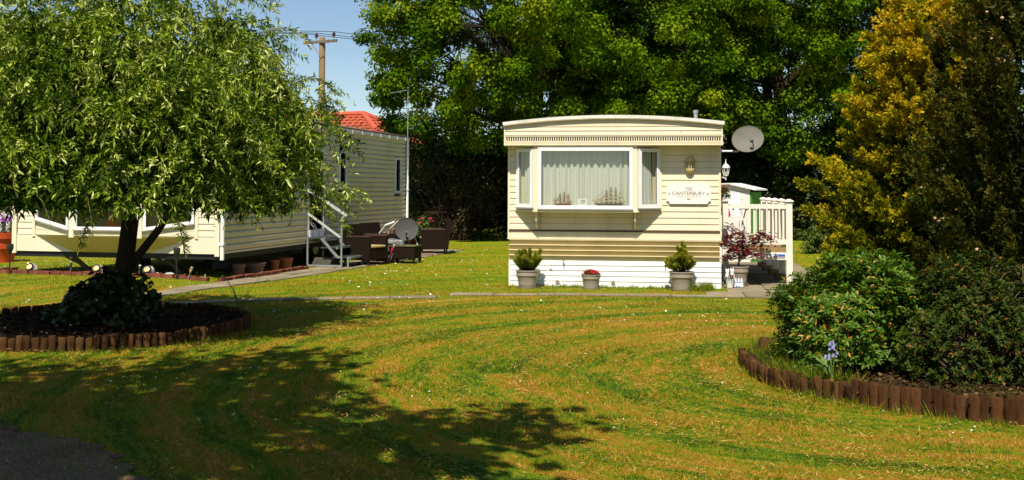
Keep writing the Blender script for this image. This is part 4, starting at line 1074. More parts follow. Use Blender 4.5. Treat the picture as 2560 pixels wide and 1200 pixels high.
# right side wall: backing sheet with openings for windows and door, then boards between them
openings = [(3.86, 4.74, .56, 2.55), (5.62, 6.08, 1.66, 2.55), (9.62, 10.08, 1.55, 2.50)]
nb = 21; bh = (Z1-Z0-.05)/nb
def spans(z0, z1):
    sp = [(.04, LEN-.03)]
    for (a, b, lo, hi) in openings:
        if z1 > lo+.02 and z0 < hi-.02:
            out = []
            for (s, e) in sp:
                if a > s and b < e: out += [(s, a), (b, e)]
                else: out.append((s, e))
            sp = out
    return sp
back = MB()
for k in range(nb):
    z0 = Z0+.04+k*bh; z1 = z0+bh
    for (s, e) in spans(z0, z1):
        back.box(W-.05, s, z0, W-.021, e, z1)
        board_side(s, e, z0, z1, W, .024).build('siding_board', sidem(), LV)
back.build('side_backing', cr2(), LV)
MB().box(W-.05, .03, Z0, W+.006, LEN, Z0+.038).build('floor_trim', cr2(), LV)
def side_window(y0, y1, z0, z1, name='window'): return window(LV, (W+.004, y0), (W+.004, y1), z0, z1, .06, .05, gmat=darkglass(), name=name)
w1 = side_window(5.62, 6.08, 1.66, 2.55); w2 = side_window(9.62, 10.08, 1.55, 2.50)
for (y0, y1, z0, z1) in ((5.62,6.08,1.66,2.55),(9.62,10.08,1.55,2.50),(3.86,4.74,.56,2.55)): MB().box(W-.30, y0-.05, z0, W-.28, y1+.05, z1).build('unlit_room_sheet', interior(), LV)  # dark sheets behind the openings stand in for the unlit room
dr = side_window(3.86, 4.74, .56, 2.55, 'door')
MB().box(W+.036, 3.92, .62, W+.05, 4.68, .78).build('kick_panel', white(), dr)
MB().box(W+.036, 4.69, 1.42, W+.075, 4.72, 1.6).build('handle', galv(), dr)
MB().box(W+.02, 4.95, 1.35, W+.07, 5.05, 1.42).build('outside_socket', white(), LV)
# gutter, its brackets and downpipes
gp = [(W+.0, 0, Z1-.02), (W+.0, 0, Z1+.045), (W+.012, 0, Z1+.045), (W+.02, 0, Z1+.0), (W+.075, 0, Z1+.0), (W+.09, 0, Z1+.05), (W+.10, 0, Z1+.05), (W+.09, 0, Z1-.012), (W+.05, 0, Z1-.03)]
gt = MB().ext(gp, (0, LEN+.05, 0)).build('gutter', white(), LV)
for k in range(16):
    y = .3+k*.66; MB().box(W+.001, y, Z1-.034, W+.106, y+.045, Z1+.052).build('gutter_clip', white(), gt)
for y in (-.02, LEN-.02):
    o = MB().tube([(W+.06, y, Z1-.02), (W+.06, y, Z0-.10 if y < 1 else .35)], .038, 12).build('downpipe', white(), LV, True)
    for z in (Z0+.16, 1.62, 2.6): MB().box(W+.005, y-.05, z, W+.104, y+.05, z+.03).build('pipe_clip', white(), o)
# roof (low pitch)
rf = M('brown_roof_sheet', (.16,.11,.09), .7, .2, 5)
MB().ext([(-.12, -.35, Z1+.02), (W/2, -.35, Z1+.42), (W+.10, -.35, Z1+.055), (W+.10, -.35, Z1+.09), (W/2, -.35, Z1+.46), (-.12, -.35, Z1+.06)], (0, LEN+.5, 0)).build('roof', rf, LV)
MB().ext([(.0, .02, Z1-.2), (W, .02, Z1-.2), (W, .02, Z1+.03), (W/2, .02, Z1+.40), (0, .02, Z1+.03)], (0, .03, 0)).build('gable', cr2(), LV)
# front: lower panel, boards either side of the bay
MB().box(.03, -.005, Z0, W-.03, .03, ZBB-.002).build('lower_panel', cr2(), LV)
for (x0, x1) in ((.10, .41), (3.78, W-.07)):
    k = 0; z = ZBB
    while z < 2.8:
        board(x0, x1, z, min(z+.115, 2.8), .01, .015).build('siding_board', cr2(), LV); z += .115
MB().box(.09, .031, ZBB, .45, .05, 2.82).build('front_backing', cr2(), LV); MB().box(3.74, .031, ZBB, W-.05, .05, 2.82).build('front_backing', cr2(), LV)
MB().box(.05, .031, 2.5, W-.05, .05, 2.82).build('front_backing', cr2(), LV)
for x in (-.004, W-.085): MB().box(x, -.03, Z0-.04, x+.09, .05, Z1-.1).build('corner_trim', cr2(), LV)
for x in (.415, 3.72): MB().box(x, -.026, ZBB-.03, x+.06, .03, 2.6).build('bay_edge_trim', cr2(), LV)
B0, B1, B2, B3 = (.46, .0), (1.46, -LB), (2.82, -LB), (3.74, .0)
def bring(z, off=0): return [(B0[0], .03, z), (B0[0]-off, 0, z), (B1[0]-off*.5, -LB-off, z), (B2[0]+off*.5, -LB-off, z), (B3[0]+off, 0, z), (B3[0], .03, z)]
MB().loft(bring(ZBB), bring(ZBB+.022, .012)).build('bay_base', cr2(), LV)
MB().loft(bring(ZBB+.022), bring(ZBB+.095)).build('bay_board', cr2(), LV)
MB().loft(bring(ZBB+.099, .002), bring(ZBB+.105, .002)).build('bay_board', cr2(), LV)
MB().loft(bring(2.45), bring(2.60, .03)).build('bay_head', cr2(), LV)
# sloping soffit under the bay
bot = [(1.25, .0, Z0), (1.30, -.012, Z0), (1.42, -.02, Z0), (2.72, -.02, Z0), (2.80, -.012, Z0), (2.85, .0, Z0)]
top = bring(ZBB-.001); top = [(q[0], min(q[1], .0), q[2]) for q in top]
MB().loft(bot, top).build('bay_soffit', M('shaded_soffit', (.62,.47,.20), .55, .08, 3), LV)  # golden-brown shade and grass bounce put into the panel colour
for (px_, w_) in ((B1[0], .10), (B2[0], .10)): MB().box(px_-w_/2, -LB-.012, ZBB-.02, px_+w_/2, -LB+.06, 2.45).build('bay_post', cr2(), LV)
lo = ZBB+.11
window(LV, (B1[0]+.055, -LB+.01), (B2[0]-.055, -LB+.01), lo+.01, 2.44, .055, gmat=darkglass())
window(LV, lerp2(B0, B1, .04), lerp2(B0, B1, .93), lo+.17, 2.44, .055, z0b=lo+.005, gmat=darkglass())
window(LV, lerp2(B2, B3, .055), lerp2(B2, B3, .96), lo+.005, 2.44, .055, z0b=lo+.13, gmat=darkglass())
# triangular boards below the slanting window sills
MB().hexa([(*lerp2(B0,B1,.02), ZBB+.106),(*lerp2(B0,B1,.94), ZBB+.106),(lerp2(B0,B1,.94)[0]+.01,lerp2(B0,B1,.94)[1]+.03, ZBB+.106),(lerp2(B0,B1,.02)[0],.03, ZBB+.106),
           (*lerp2(B0,B1,.02), lo+.15),(*lerp2(B0,B1,.94), lo-.015),(lerp2(B0,B1,.94)[0]+.01,lerp2(B0,B1,.94)[1]+.03, lo-.015),(lerp2(B0,B1,.02)[0],.03, lo+.15)]).build('bay_apron', cr2(), LV)
MB().hexa([(*lerp2(B2,B3,.05), ZBB+.106),(*lerp2(B2,B3,.98), ZBB+.106),(lerp2(B2,B3,.98)[0],.03, ZBB+.106),(lerp2(B2,B3,.05)[0],lerp2(B2,B3,.05)[1]+.03, ZBB+.106),
           (*lerp2(B2,B3,.05), lo-.015),(*lerp2(B2,B3,.98), lo+.105),(lerp2(B2,B3,.98)[0],.03, lo+.105),(lerp2(B2,B3,.05)[0],lerp2(B2,B3,.05)[1]+.03, lo-.015)]).build('bay_apron', cr2(), LV)
# venetian blinds
def blind(a, b, label, off=.09, z0=lo+.03):
    a = Vector(a); b = Vector(b); u = (b-a).normalized(); nn = Vector((-u.y, u.x)); a = a+nn*off+u*.04; b = b+nn*off-u*.04
    t = thing('venetian_blind', label, 'blind', (FL.x, FL.y, 0), FL.a)
    m_ = MB(); z = z0
    while z < 2.40:
        p0, p1 = a, b; o1 = nn*.010
        m_.add([(p0.x-o1.x, p0.y-o1.y, z), (p1.x-o1.x, p1.y-o1.y, z), (p1.x+o1.x, p1.y+o1.y, z+.011), (p0.x+o1.x, p0.y+o1.y, z+.011)], [(0,1,2,3)]); z += .026
    stuff(m_.build('slats', M('blind_slat', (.20,.20,.19), .5, .1), t))
    c_ = MB()
    for f in (.12, .5, .88): q = a.lerp(b, f); c_.tube([(q.x, q.y, z0), (q.x, q.y, 2.42)], .0025, 4)
    c_.build('cords', M('blind_cord', (.3,.3,.28), .8), t)
blind(lerp2(B0,B1,.06), lerp2(B0,B1,.90), 'grey venetian blind in the left slanting bay window', .09, lo+.10)
blind((B1[0]+.08,-LB), (B2[0]-.08,-LB), 'grey venetian blind in the middle bay window behind the tree')
blind(lerp2(B2,B3,.10), lerp2(B2,B3,.94), 'grey venetian blind in the right slanting bay window', .09, lo+.08)
t = thing('red_vase', 'bright red vase on the sill of the middle bay window', 'vase', FL.w(2.22, -.285, ZBB+.108), FL.a)
MB().lathe([(.05,0),(.09,.05),(.11,.12),(.08,.2),(.045,.25),(.06,.29),(.05,.29),(.035,.25),(.01,.2)], 16, sy=.4).build('vase', M('red_glaze', (.5,.015,.01), .25, .1), t, True)
# chassis jacks, wheels
for (x, y) in ((1.05, .35), (2.95, .35), (1.05, 9.8), (2.95, 9.8)):
    gq = FL.w(x, y); zg = float(gz(gq[0], gq[1])); zt = Z0-.10
    j = MB().bar((x-.04, y, zt), (x+.28, y+.10, zg), .085, .07).build('jack_leg', M('rusty_steel', (.10,.07,.045), .7, .4, 14), LV)
    MB().bar((x-.22, y, zt-.0), (x+.06, y, zt-.12), .03, .03).build('jack_brace', black(), j)
    MB().tube([(x-.03, y-.05, zt-.025), (x-.03, y+.05, zt-.025)], .03, 10).build('jack_nut', galv(), j)
for (x, y) in ((.45, 5.2), (3.75, 5.2)):
    o = MB().tube([(x-.09, y, .33+.02), (x+.09, y, .35)], .31, 24).build('wheel', M('tyre', (.02,.02,.02), .85), LV, True)
    MB().tube([(x-.095, y, .35), (x+.095, y, .35)], .16, 18).build('hub', galv(), o, True)
for y in (2.4, 5.0, 7.6):
    for x in (1.1, 3.1): MB().box(x-.2, y-.2, 0, x+.2, y+.2, Z0-.10).build('block_pier', M('concrete_block', (.16,.15,.13), .9, .2), LV)
MB().box(3.55, 1.6, 0, 3.62, 3.6, Z0-.101).build('black_sheet', black(), LV)  # upright black sheet below the floor, behind the pots
# TV aerial at the far corner
b = FL.w(W+.10, LEN-.15, 2.2)
t = thing('tv_aerial', 'thin grey television aerial mast at far corner of left caravan', 'aerial', b, FL.a)
MB().tube([(0,0,0),(0,0,2.25)], .011, 8).build('mast', galv(), t)
MB().tube([(.03,0,2.17),(-.50,0,2.08)], .008, 6).build('boom', galv(), t)
for k in range(9):
    x = -.02-.055*k; MB().tube([(x,-.10,2.165+x*.17),(x,.10,2.165+x*.17)], .004, 5).build('element', galv(), t)
MB().bar((.0,0,2.15),(.0,.0,2.2),.04,.04).build('clamp', black(), t)

# ------------------------------------------------------------------ steps up to the door
gq = FL.w(W, 4.3); t = thing('door_steps', 'galvanised steel steps with one handrail up to the caravan door', 'steps', (gq[0], gq[1], .022), FL.a)
ya, yb = -.50, .34; x1 = .82
gv = galv()
for y in (ya, yb):
    s_ = MB().bar((.05, y, .02), (x1, y, .02), .035, .04).bar((.05, y, .04), (.05, y, .60), .035, .035).build('base_frame', gv, t)
    MB().bar((.36, y, .595), (.72, y, .21), .035, .05).bar((.72,y,.205),(x1+.0,y,.205),.035,.045).build('stringer', gv, t)
    MB().bar((x1+.14, y, .0), (x1+.14, y, .215), .03, .03).build('foot', gv, t)
tr_ = M('dark_tread', (.06,.065,.065), .7, .3, 20, metal=.3)
for (x0, xx, z) in ((.02, .42, .60), (.34, .70, .40), (.62, 1.0, .20)):
    o = MB().box(x0, ya-.01, z-.012, xx, yb+.01, z+.012).build('tread', tr_, t)
    MB().box(xx-.004, ya-.02, z-.028, xx+.022, yb+.02, z+.016).build('nosing', gv, o)
MB().tube([(x1-.0, ya-.03, 0), (x1-.0, ya-.03, .98), (x1+.02, ya-.03, 1.05), (x1+.09, ya-.03, 1.09)], .022, 8).build('rail_post', gv, t, True)
MB().bar((x1+.12, ya-.03, 1.08), (.05, ya-.03, 1.62), .045, .05).build('handrail', M('pale_steel', (.62,.63,.62), .4, .1, metal=.3), t)
MB().bar((x1-.02, ya-.03, .62), (-.0+.06, ya-.03, 1.12), .035, .04).build('mid_rail', M('pale_steel'), t)
# darker things kept under the steps
for k, (x, y, w_, h_, lab, mt) in enumerate(((.28, -.1, .30, .12, 'folded pale boards stacked under the steel steps', M('pale_board', (.10,.095,.08), .7, .3)),)):
    q = FL.w(W+x, 4.3+y, .024); tt = thing('stacked_boards', lab, 'boards', q, FL.a)
    for j in range(4): MB().box(-.2+.02*j, -.25, j*.045, .2+.02*j, .25, j*.045+.038).build('board', mt, tt)

# ------------------------------------------------------------------ rattan furniture
def rattan_chair(label, x, y, face):
    """armchair whose front looks along +x before turning by face (degrees)"""
    t = thing('rattan_armchair', label, 'armchair', (x, y, float(gz(x, y))+.022), R(face), 'rattan garden furniture')
    rt = rattan()
    for s_ in (-1, 1):
        o = MB().box(-.30, s_*.32-.045, .10, .33, s_*.32+.045, .60).build('arm', rt, t, bevel=.015)
        MB().box(-.28, s_*.32-.052, .601, .335, s_*.32+.052, .618).build('arm_top', M('rattan_cap', (.085,.05,.038), .45, .2, 20), o)
    MB().hexa([(-.36,-.36,.10),(-.26,-.36,.10),(-.26,.36,.10),(-.36,.36,.10),(-.46,-.36,.86),(-.38,-.36,.86),(-.38,.36,.86),(-.46,.36,.86)]).build('backrest', rt, t, bevel=.015)
    MB().box(-.258, -.272, .12, .32, .272, .36).build('seat_box', rt, t)
    MB().box(-.25, -.27, .362, .335, .27, .41).build('cushion', M('tan_cushion', (.42,.30,.14), .85, .12, 8), t, bevel=.015)
    for (lx, ly) in ((-.32,-.33),(-.32,.33),(.30,-.33),(.30,.33)): MB().box(lx-.02, ly-.02, 0, lx+.02, ly+.02, .10).build('leg', rt, t)
    return t
rattan_chair('dark rattan armchair nearest the steel steps, open to the right', -3.20, 23.85, -28)
rattan_chair('dark rattan armchair half hidden behind the one beside the steps', -2.95, 25.05, -28)
rattan_chair('dark rattan armchair set apart at the right end of the patio', -2.03, 28.0, 188)
t = thing('rattan_footstool', 'low dark rattan footstool with mossy top on the patio edge', 'footstool', (-2.40, 24.45, .022), R(-14))
MB().box(-.30,-.24,.09,.30,.24,.36).build('box', rattan(), t, bevel=.012)
MB().box(-.315,-.255,.362,.315,.255,.378).build('top', M('mossy_top', (.13,.12,.04), .85, .35, 9), t)
for (lx, ly) in ((-.27,-.21),(-.27,.21),(.27,-.21),(.27,.21)): MB().box(lx-.022,ly-.022,0,lx+.022,ly+.022,.09).build('leg', rattan(), t)
dish((-2.44, 25.15, .72), (.05,-.93,.30), .27, 'grey satellite dish standing on the patio behind the footstool', M('dish_dull', (.075,.078,.078), .75, .2, 6, grime=.2, spec=.08), roll=0, sx=1.0,
     stalk=[(0,.16,-.30),(0,.14,-.70)])
# folding camp chair: steel loops and red cloth
t = thing('camp_chair', 'folded camp chair with pale steel loops and red cloth behind dish', 'chair', (-2.72, 25.45, .022), R(-10))
fr = M('pale_steel')
MB().tube([(-.34,-.25,0),(-.33,-.25,.62),(-.20,-.2,.80),(.0,-.12,.88)], .014, 6).build('frame_tube', fr, t)
MB().tube([(-.26,-.1,.55),(-.10,-.06,.74),(.06,-.02,.90)], .014, 6).build('frame_tube', fr, t)
MB().tube([(-.16,-.22,.1),(-.12,-.22,.66),(-.24,-.2,.62)], .011, 6).build('frame_tube', fr, t)
MB().tube([(.55,-.2,0),(.57,-.2,.35),(.42,-.1,.70)], .014, 6).build('frame_tube', fr, t)
MB().hexa([(-.05,-.08,.30),(.45,-.08,.25),(.45,-.02,.25),(-.05,-.02,.30),(-.08,.05,.72),(.42,.05,.55),(.42,.1,.55),(-.08,.1,.72)]).build('cloth', M('dark_red_cloth', (.22,.012,.025), .85, .3, 8), t, bevel=.015)
MB().bar((.25,-.12,.12),(.38,-.1,.50),.05,.05).build('bottle', M('blue_grey_plastic', (.22,.28,.33), .3, .2), t)
# recliners folded flat, wrapped in clear film
t = thing('wrapped_recliners', 'film wrapped folded recliners with red and white side straps', 'folded chairs', (-2.86, 24.35, .022), R(-10))
film = M('grey_film', (.11,.115,.115), .25, .5, 14, spec=.5)
for k in range(3):
    x = -.12+.12*k
    MB().hexa([(x-.05,-.10,.02),(x+.045,-.10,.02),(x+.045,.02,.02),(x-.05,.02,.02),(x+.08,.02,.44),(x+.17,.02,.44),(x+.17,.14,.46),(x+.08,.14,.46)]).build('folded_panel', film if k != 1 else M('dark_mesh', (.05,.05,.052), .6, .2), t, bevel=.012)
for (x, dx_) in ((-.19, .13), (.10, .14)):
    for j in range(6):
        f0, f1 = j/6, (j+1)/6-.004
        P0 = Vector((x+dx_*f0, -.125+.10*f0, .06+.34*f0)); P1 = Vector((x+dx_*f1, -.125+.10*f1, .06+.34*f1))
        MB().bar(P0, P1, .034, .03).build('strap', M('strap_red', (.5,.012,.05), .5) if j % 2 == 0 or j == 3 else M('strap_white', (.72,.6,.62), .5), t)
MB().hexa([(.02,-.05,.42),(.45,.0,.36),(.45,.2,.36),(.02,.2,.42),(.06,-.0,.52),(.42,.04,.5),(.42,.18,.5),(.06,.2,.54)]).build('film_fold', film, t, bevel=.03)

# ------------------------------------------------------------------ brick edging and garden lights
brm = M('red_brick', (.20,.065,.042), .85, .35, 12, bump=.5, objvar=.25, spec=.1)
root = thing('brick_edging', 'low line of red bricks edging the ground under left caravan', 'edging')
bm_ = [MB().box(-.104,-.05,-.02,.104,.05,.062).mesh('brick') for k in range(1)]
for m_ in bm_: m_.materials.append(brm)
def brick_line(P, z=0):
    P = [Vector(p_) for p_ in P]; s = .05
    for a, b_ in zip(P, P[1:]):
        d_ = b_-a; ln = d_.length; an = math.atan2(d_.y, d_.x)
        while s < ln-.08:
            q = a+d_.normalized()*s
            link('brick', bm_[0], None, root, (q.x+random.gauss(0,.006), q.y+random.gauss(0,.008), float(gz(q.x,q.y))+.004+random.gauss(0,.005)), (random.gauss(0,.03), random.gauss(0,.03), an+random.gauss(0,.03)))
            s += .222
        s = .05
brick_line([fl2(-.15,-.42), fl2(W+.16,-.42)]); brick_line([fl2(W+.20,-.30), fl2(W+.20,3.55)]); brick_line([fl2(-.15,-.30), fl2(-.15,.3)])
def at_l(x, y, dz=0): q = FL.w(x, y); return (q[0], q[1], float(gz(q[0], q[1]))+dz)
for k, x in enumerate((.34, 3.66)):
    t = thing('garden_torch', ['black solar torch on a stake at far left of the brick line', 'black solar torch on a stake near the white downpipe'][k], 'garden torch', at_l(x, -.52), 0, 'solar torches')
    blk = M('black_plastic', (.02,.021,.022), .45, .15)
    MB().tube([(0,0,-.03),(0,0,.38)], .013, 8).build('stake', blk, t)
    o = MB().lathe([(.014,.36),(.03,.38),(.036,.40),(.058,.46),(.062,.50),(.056,.545),(.05,.545),(.045,.50),(.02,.41)], 10).build('head', blk, t)
    MB().lathe([(.028,.40),(.048,.46),(.05,.50),(.044,.535)], 10).build('diffuser', M('smoky_plastic', (.10,.085,.06), .4), o, True)
for k, x in enumerate((.66, 2.02, 3.02)):
    t = thing('rock_light', ['white stone-shaped spotlight second from far left on the brick line', 'white stone-shaped spotlight partly behind the tree trunk', 'white stone-shaped spotlight between tree trunk and right torch'][k], 'spotlight', at_l(x, -.34, .045), R(-8), 'stone-shaped spotlights')
    g = np.random.default_rng(40+k)
    mb = MB().lathe([(.085,0),(.10,.04),(.09,.09),(.06,.13),(.01,.145)], 10); mb.v = [(a*(1+.1*g.normal()), b_*(1+.1*g.normal()), c_) for a, b_, c_ in mb.v]
    mb.build('stone', M('pale_stone', (.40,.37,.34), .8, .2, 14), t)
    q = Vector((0,-.8,.55)).to_track_quat('Z','Y'); 
    rng_ = MB().lathe([(.074,.0),(.080,.02),(.072,.03),(.05,.024)], 16); rng_.v = [tuple(q @ Vector(v_)+Vector((0,-.062,.075))) for v_ in rng_.v]; rng_.build('bezel', black(), t, True)
    ln_ = MB().lathe([(.05,.026),(.01,.036)], 14); ln_.v = [tuple(q @ Vector(v_)+Vector((0,-.062,.075))) for v_ in ln_.v]; ln_.build('lens', M('amber_lens', (.75,.5,.18), .3), t, True)
labs = ['tilted stake light at the far left end of the brick line', 'dark stake light just right of the left torch', 'dark stake light left of the tree trunk', 'steel stake light right of the tree trunk', 'leaning brass stake light near the brick corner', 'small white stake at the brick corner']
for k, (x, y, tx, h_, mt) in enumerate(((.10,-.52,-.10,.24,'br'),(.56,-.30,0,.20,'dk'),(1.46,-.34,.0,.24,'dk'),(2.80,-.30,.10,.20,'dk'),(3.86,-.50,.34,.24,'br'),(4.10,-.34,.1,.10,'wh'))):
    t = thing('stake_light', labs[k], 'stake light', at_l(x, y), 0, 'stake lights'); t.rotation_euler = (0, tx, 0)
    mm = {'br': M('brass_light', (.42,.30,.10), .4, .2), 'dk': M('dark_light', (.05,.045,.04), .4, .2), 'wh': M('white_plastic', (.6,.6,.58), .5)}[mt]
    MB().tube([(0,0,-.04),(0,0,h_*.6)], .006, 6).build('stake', galv(), t)
    if mt != 'wh':
        MB().lathe([(.012,h_*.55),(.022,h_*.62),(.024,h_*.85),(.02,h_*.88)], 10).build('lamp', mm, t, True)
        MB().lathe([(.028,h_*.88),(.03,h_*.92),(.02,h_),(.004,h_*1.01)], 10).build('cap', M('steel_cap', (.35,.33,.3), .35, .2, metal=.5), t, True)
    else: MB().lathe([(.008,h_*.5),(.01,h_),(.003,h_*1.05)], 8).build('lamp', mm, t)
t = thing('green_ornament', 'small turquoise frog ornament behind the bricks', 'ornament', at_l(2.55, -.33, .0), 0)
gm = M('turquoise_glaze', (.10,.34,.28), .4, .3, 12)
MB().lathe([(.05,0),(.07,.05),(.06,.09),(.03,.115),(.004,.12)], 12).build('body', gm, t, True); MB().lathe([(.01,.10),(.034,.115),(.036,.14),(.02,.16),(.003,.165)], 10, (0,-.02,0)).build('head', gm, t, True)
t = thing('stone_ornament', 'flat pale green ornament lying behind the bricks near right torch', 'ornament', at_l(3.42, -.34, .05), .4)
mb = MB().lathe([(.05,0),(.06,.015),(.04,.035),(.01,.04)], 9, sx=1.4); mb.build('stone', M('pale_green_stone', (.35,.46,.42), .6, .3, 20), t)
# pots kept in the shade under the caravan side
for k, (x, y, r_, h_, lab, mt) in enumerate(((W-.10,.95,.13,.22,'dusky clay pot under the caravan side, nearest the brick corner', M('dusky_clay', (.20,.11,.08), .8, .2)),
        (W-.15,1.75,.20,.20,'wide dusky clay bowl in the shade under the caravan side', M('dusky_clay')), (W-.12,2.55,.10,.22,'bright terracotta pot in the shade under the caravan side', terra()),
        (W-.16,3.15,.16,.24,'terracotta pot in deep shade beside the steel steps', terra()))):
    q = at_l(x, y); pot('plant_pot', lab, q, r_, h_, mt, saucer=False)

# ------------------------------------------------------------------ far left: neighbour's plot
t = thing('plant_pot', 'big orange-red planter at the left edge of the picture', 'plant pot', (-11.45, 24.3, float(gz(-11.45,24.3))), 0)
om = M('orange_red_plastic', (.50,.07,.02), .4, .15, 5)
MB().lathe([(.26,0),(.32,.30),(.33,.31),(.34,.52),(.39,.53),(.40,.66),(.37,.66),(.33,.55),(.01,.55)], 24).build('pot', om, t, True)
MB().lathe([(.36,.58),(.01,.62)], 18).build('soil', soil(), t)
flowers('purple flowering plant in the big orange-red planter', (-11.45, 24.3, .62), .34, 46, 700, .36, purp, petal=.05, seed=15)
t = thing('picket_fence', 'white upright paled fence behind the orange planter', 'fence', (-15.2, 27.6, 0), R(2))
wf = M('white_fence_paint', (.74,.74,.74), .5, .06)
for k in range(26): MB().box(k*.19, -.02, .12, k*.19+.085, .0, 1.52).build('pale', wf, t)
for z in (.4, 1.25): MB().box(-.05, .002, z, 5.0, .05, z+.08).build('rail', wf, t)
for k in range(4): MB().box(k*1.6, .052, 0, k*1.6+.08, .13, 1.55).build('post', wf, t)
NV = thing('static_caravan', 'neighbouring grey-beige caravan glimpsed under and beyond the left caravan', 'caravan', (-14.5, 28.2, 0), R(-6))
nbm = M('grey_beige_panel', (.42,.39,.32), .6, .1, 2)
MB().box(0, 0, .62, 9.5, 3.4, 2.9).build('body', nbm, NV); MB().hexa([(-.1,-.15,2.9),(9.6,-.15,2.9),(9.6,3.55,2.9),(-.1,3.55,2.9),(-.1,1.5,3.3),(9.6,1.5,3.3),(9.6,1.9,3.3),(-.1,1.9,3.3)]).build('roof', rf, NV)
for k in range(12): MB().box(k*.79, .03, 0, k*.79+.775, .07, .61).build('skirt_panel', nbm, NV)
for x in (4.6, 6.3): MB().box(x, .01, .12, x+.75, .029, .40).build('skirt_vent', M('vent_dark', (.03,.035,.045), .6), NV)
for x in (1.0, 4.2, 7.2): window(NV, (x, -.01), (x+1.3, -.01), 1.35, 2.35, .06, gmat=darkglass())
mb = MB(); n = 30
gp_ = [(-15+i_*.45, 27.0+.10*math.sin(i_*1.7)) for i_ in range(n)]
mb.ext([(x, y, -.02) for x, y in gp_] + [(gp_[-1][0], 28.1, -.02), (gp_[0][0], 28.3, -.02)], (0,0,.05))
structure(mb.build('gravel_strip', M('brown_gravel', (.20,.14,.09), .95, .5, 30, bump=1, bscale=50)))

# ------------------------------------------------------------------ bungalow with red tiled hip roof
HB = thing('bungalow', 'bungalow with bright red tiled hip roof beyond the left caravan', 'house', (-6.35, 46, 0), R(-24))
# local: ridge along x ends at x=0; eaves at z 2.9, ridge z 4.78
EZ, RZ = 2.95, 4.78; hw_ = 3.6; xl = -9.0
MB().box(xl-3.2, -3.2, 0, 3.2, 3.2, EZ).build('walls', M('render_wall', (.55,.47,.36), .8, .1), HB)
tile = M('red_roof_tile', (.42,.085,.040), .6, .25, 5, bump=.2)
def tile_face(eave0, eave1, top0, top1, name):
    """courses of rolled tiles: each course its own piece"""
    e0, e1, t0, t1 = map(Vector, (eave0, eave1, top0, top1)); rows = 13
    nrm = (e1-e0).cross(t0-e0).normalized()
    if nrm.z < 0: nrm = -nrm
    for k in range(rows):
        f0, f1 = k/rows, (k+1.12)/rows
        a, b_ = e0.lerp(t0, f0), e1.lerp(t1, f0); c_, d_ = e1.lerp(t1, min(f1,1)), e0.lerp(t0, min(f1,1))
        ln = (b_-a).length; n = max(2, int(ln/.075)); mb = MB()
        for i_ in range(n+1):
            s = i_/n; w_ = .022*(1 if (i_ % 4) in (1, 2) else -.2)
            lo_ = a.lerp(b_, s)+nrm*(.055+w_); hi_ = d_.lerp(c_, s)+nrm*(.012+w_); mb.v += [tuple(lo_-nrm*.03), tuple(lo_), tuple(hi_)]
        for i_ in range(n):
            j = i_*3; mb.f += [(j, j+3, j+4, j+1), (j+1, j+4, j+5, j+2)]
        mb.build('tile_course', tile, name)
rfp = MB().add([(xl-hw_,-hw_,EZ),(hw_,-hw_,EZ),(hw_,hw_,EZ),(xl-hw_,hw_,EZ),(xl,0,RZ),(0,0,RZ)], [(0,1,5,4),(1,2,5),(2,3,4,5),(3,0,4)]).build('roof', tile, HB)
tile_face((xl-hw_,-hw_,EZ),(hw_,-hw_,EZ),(xl,0,RZ),(0,0,RZ), rfp); tile_face((hw_,-hw_,EZ),(hw_,hw_,EZ),(0,-.01,RZ),(0,.01,RZ), rfp)
cap = M('ridge_tile', (.50,.09,.05), .65, .2, 8)
for (p0, p1) in (((xl,0,RZ+.06),(0,0,RZ+.06)), ((hw_,-hw_,EZ+.06),(0,0,RZ+.06)), ((hw_,hw_,EZ+.06),(0,0,RZ+.06))): MB().tube([p0, p1], .12, 8).build('ridge_tile', cap, rfp)
MB().box(-4.3,.3,4.2,-3.7,.9,5.5).build('chimney', M('chimney_brick', (.22,.10,.06), .85, .3), rfp)
for s_ in (-1, 1): MB().box(xl-hw_, s_*hw_-.06, EZ-.12, hw_, s_*hw_+.06, EZ-.0).build('gutter', black(), HB)
MB().box(hw_-.06,-hw_,EZ-.12,hw_+.06,hw_,EZ).build('gutter', black(), HB)
for x in (-3.0, -6.5): window(HB, (x,-3.21),(x+1.6,-3.21), 1.0, 2.2, .07, gmat=darkglass())

# ------------------------------------------------------------------ power pole and wires
b = (-8.85, 50.0); t = thing('power_pole', 'tall wooden power pole with angled crossarm and insulators', 'utility pole', (b[0], b[1], 0), R(-28))
MB().tube([(0,0,0),(.0,0,4),(0,0,8.62),(0,0,8.68)], [.19,.165,.14,.11], 12).build('pole', M('pole_wood', (.24,.17,.09), .9, .3, 4, bump=.6, stretch=(1,1,.1)), t, True)
MB().bar((-.95,-.15,8.44),(.95,-.15,8.44),.10,.12).build('crossarm', M('crossarm_wood', (.16,.13,.10), .85, .2), t)
MB().bar((-.50,-.15,8.38),(-.02,-.15,7.8),.05,.05).build('brace', galv(), t)
ins = M('brown_insulator', (.09,.03,.02), .25, .2)
tops = []
for x, z_ in ((-.82,8.5),(-.22,8.5),(.78,8.5)):
    o = MB().tube([(x,-.15,8.5),(x,-.15,8.68)], .02, 6).build('pin', galv(), t)
    MB().lathe([(.03,.14),(.10,.17),(.10,.20),(.05,.22),(.09,.26),(.09,.28),(.04,.31),(.05,.34),(.02,.36)], 12, (x,-.15,8.5)).build('insulator', ins, o, True)
    q = Matrix.Rotation(R(-28),4,'Z') @ Vector((x,-.15,8.86)); tops.append((q.x+b[0], q.y+b[1], q.z))
labw = ['leftmost wire carried by the power pole', 'middle wire carried by the power pole', 'rightmost wire carried by the power pole']
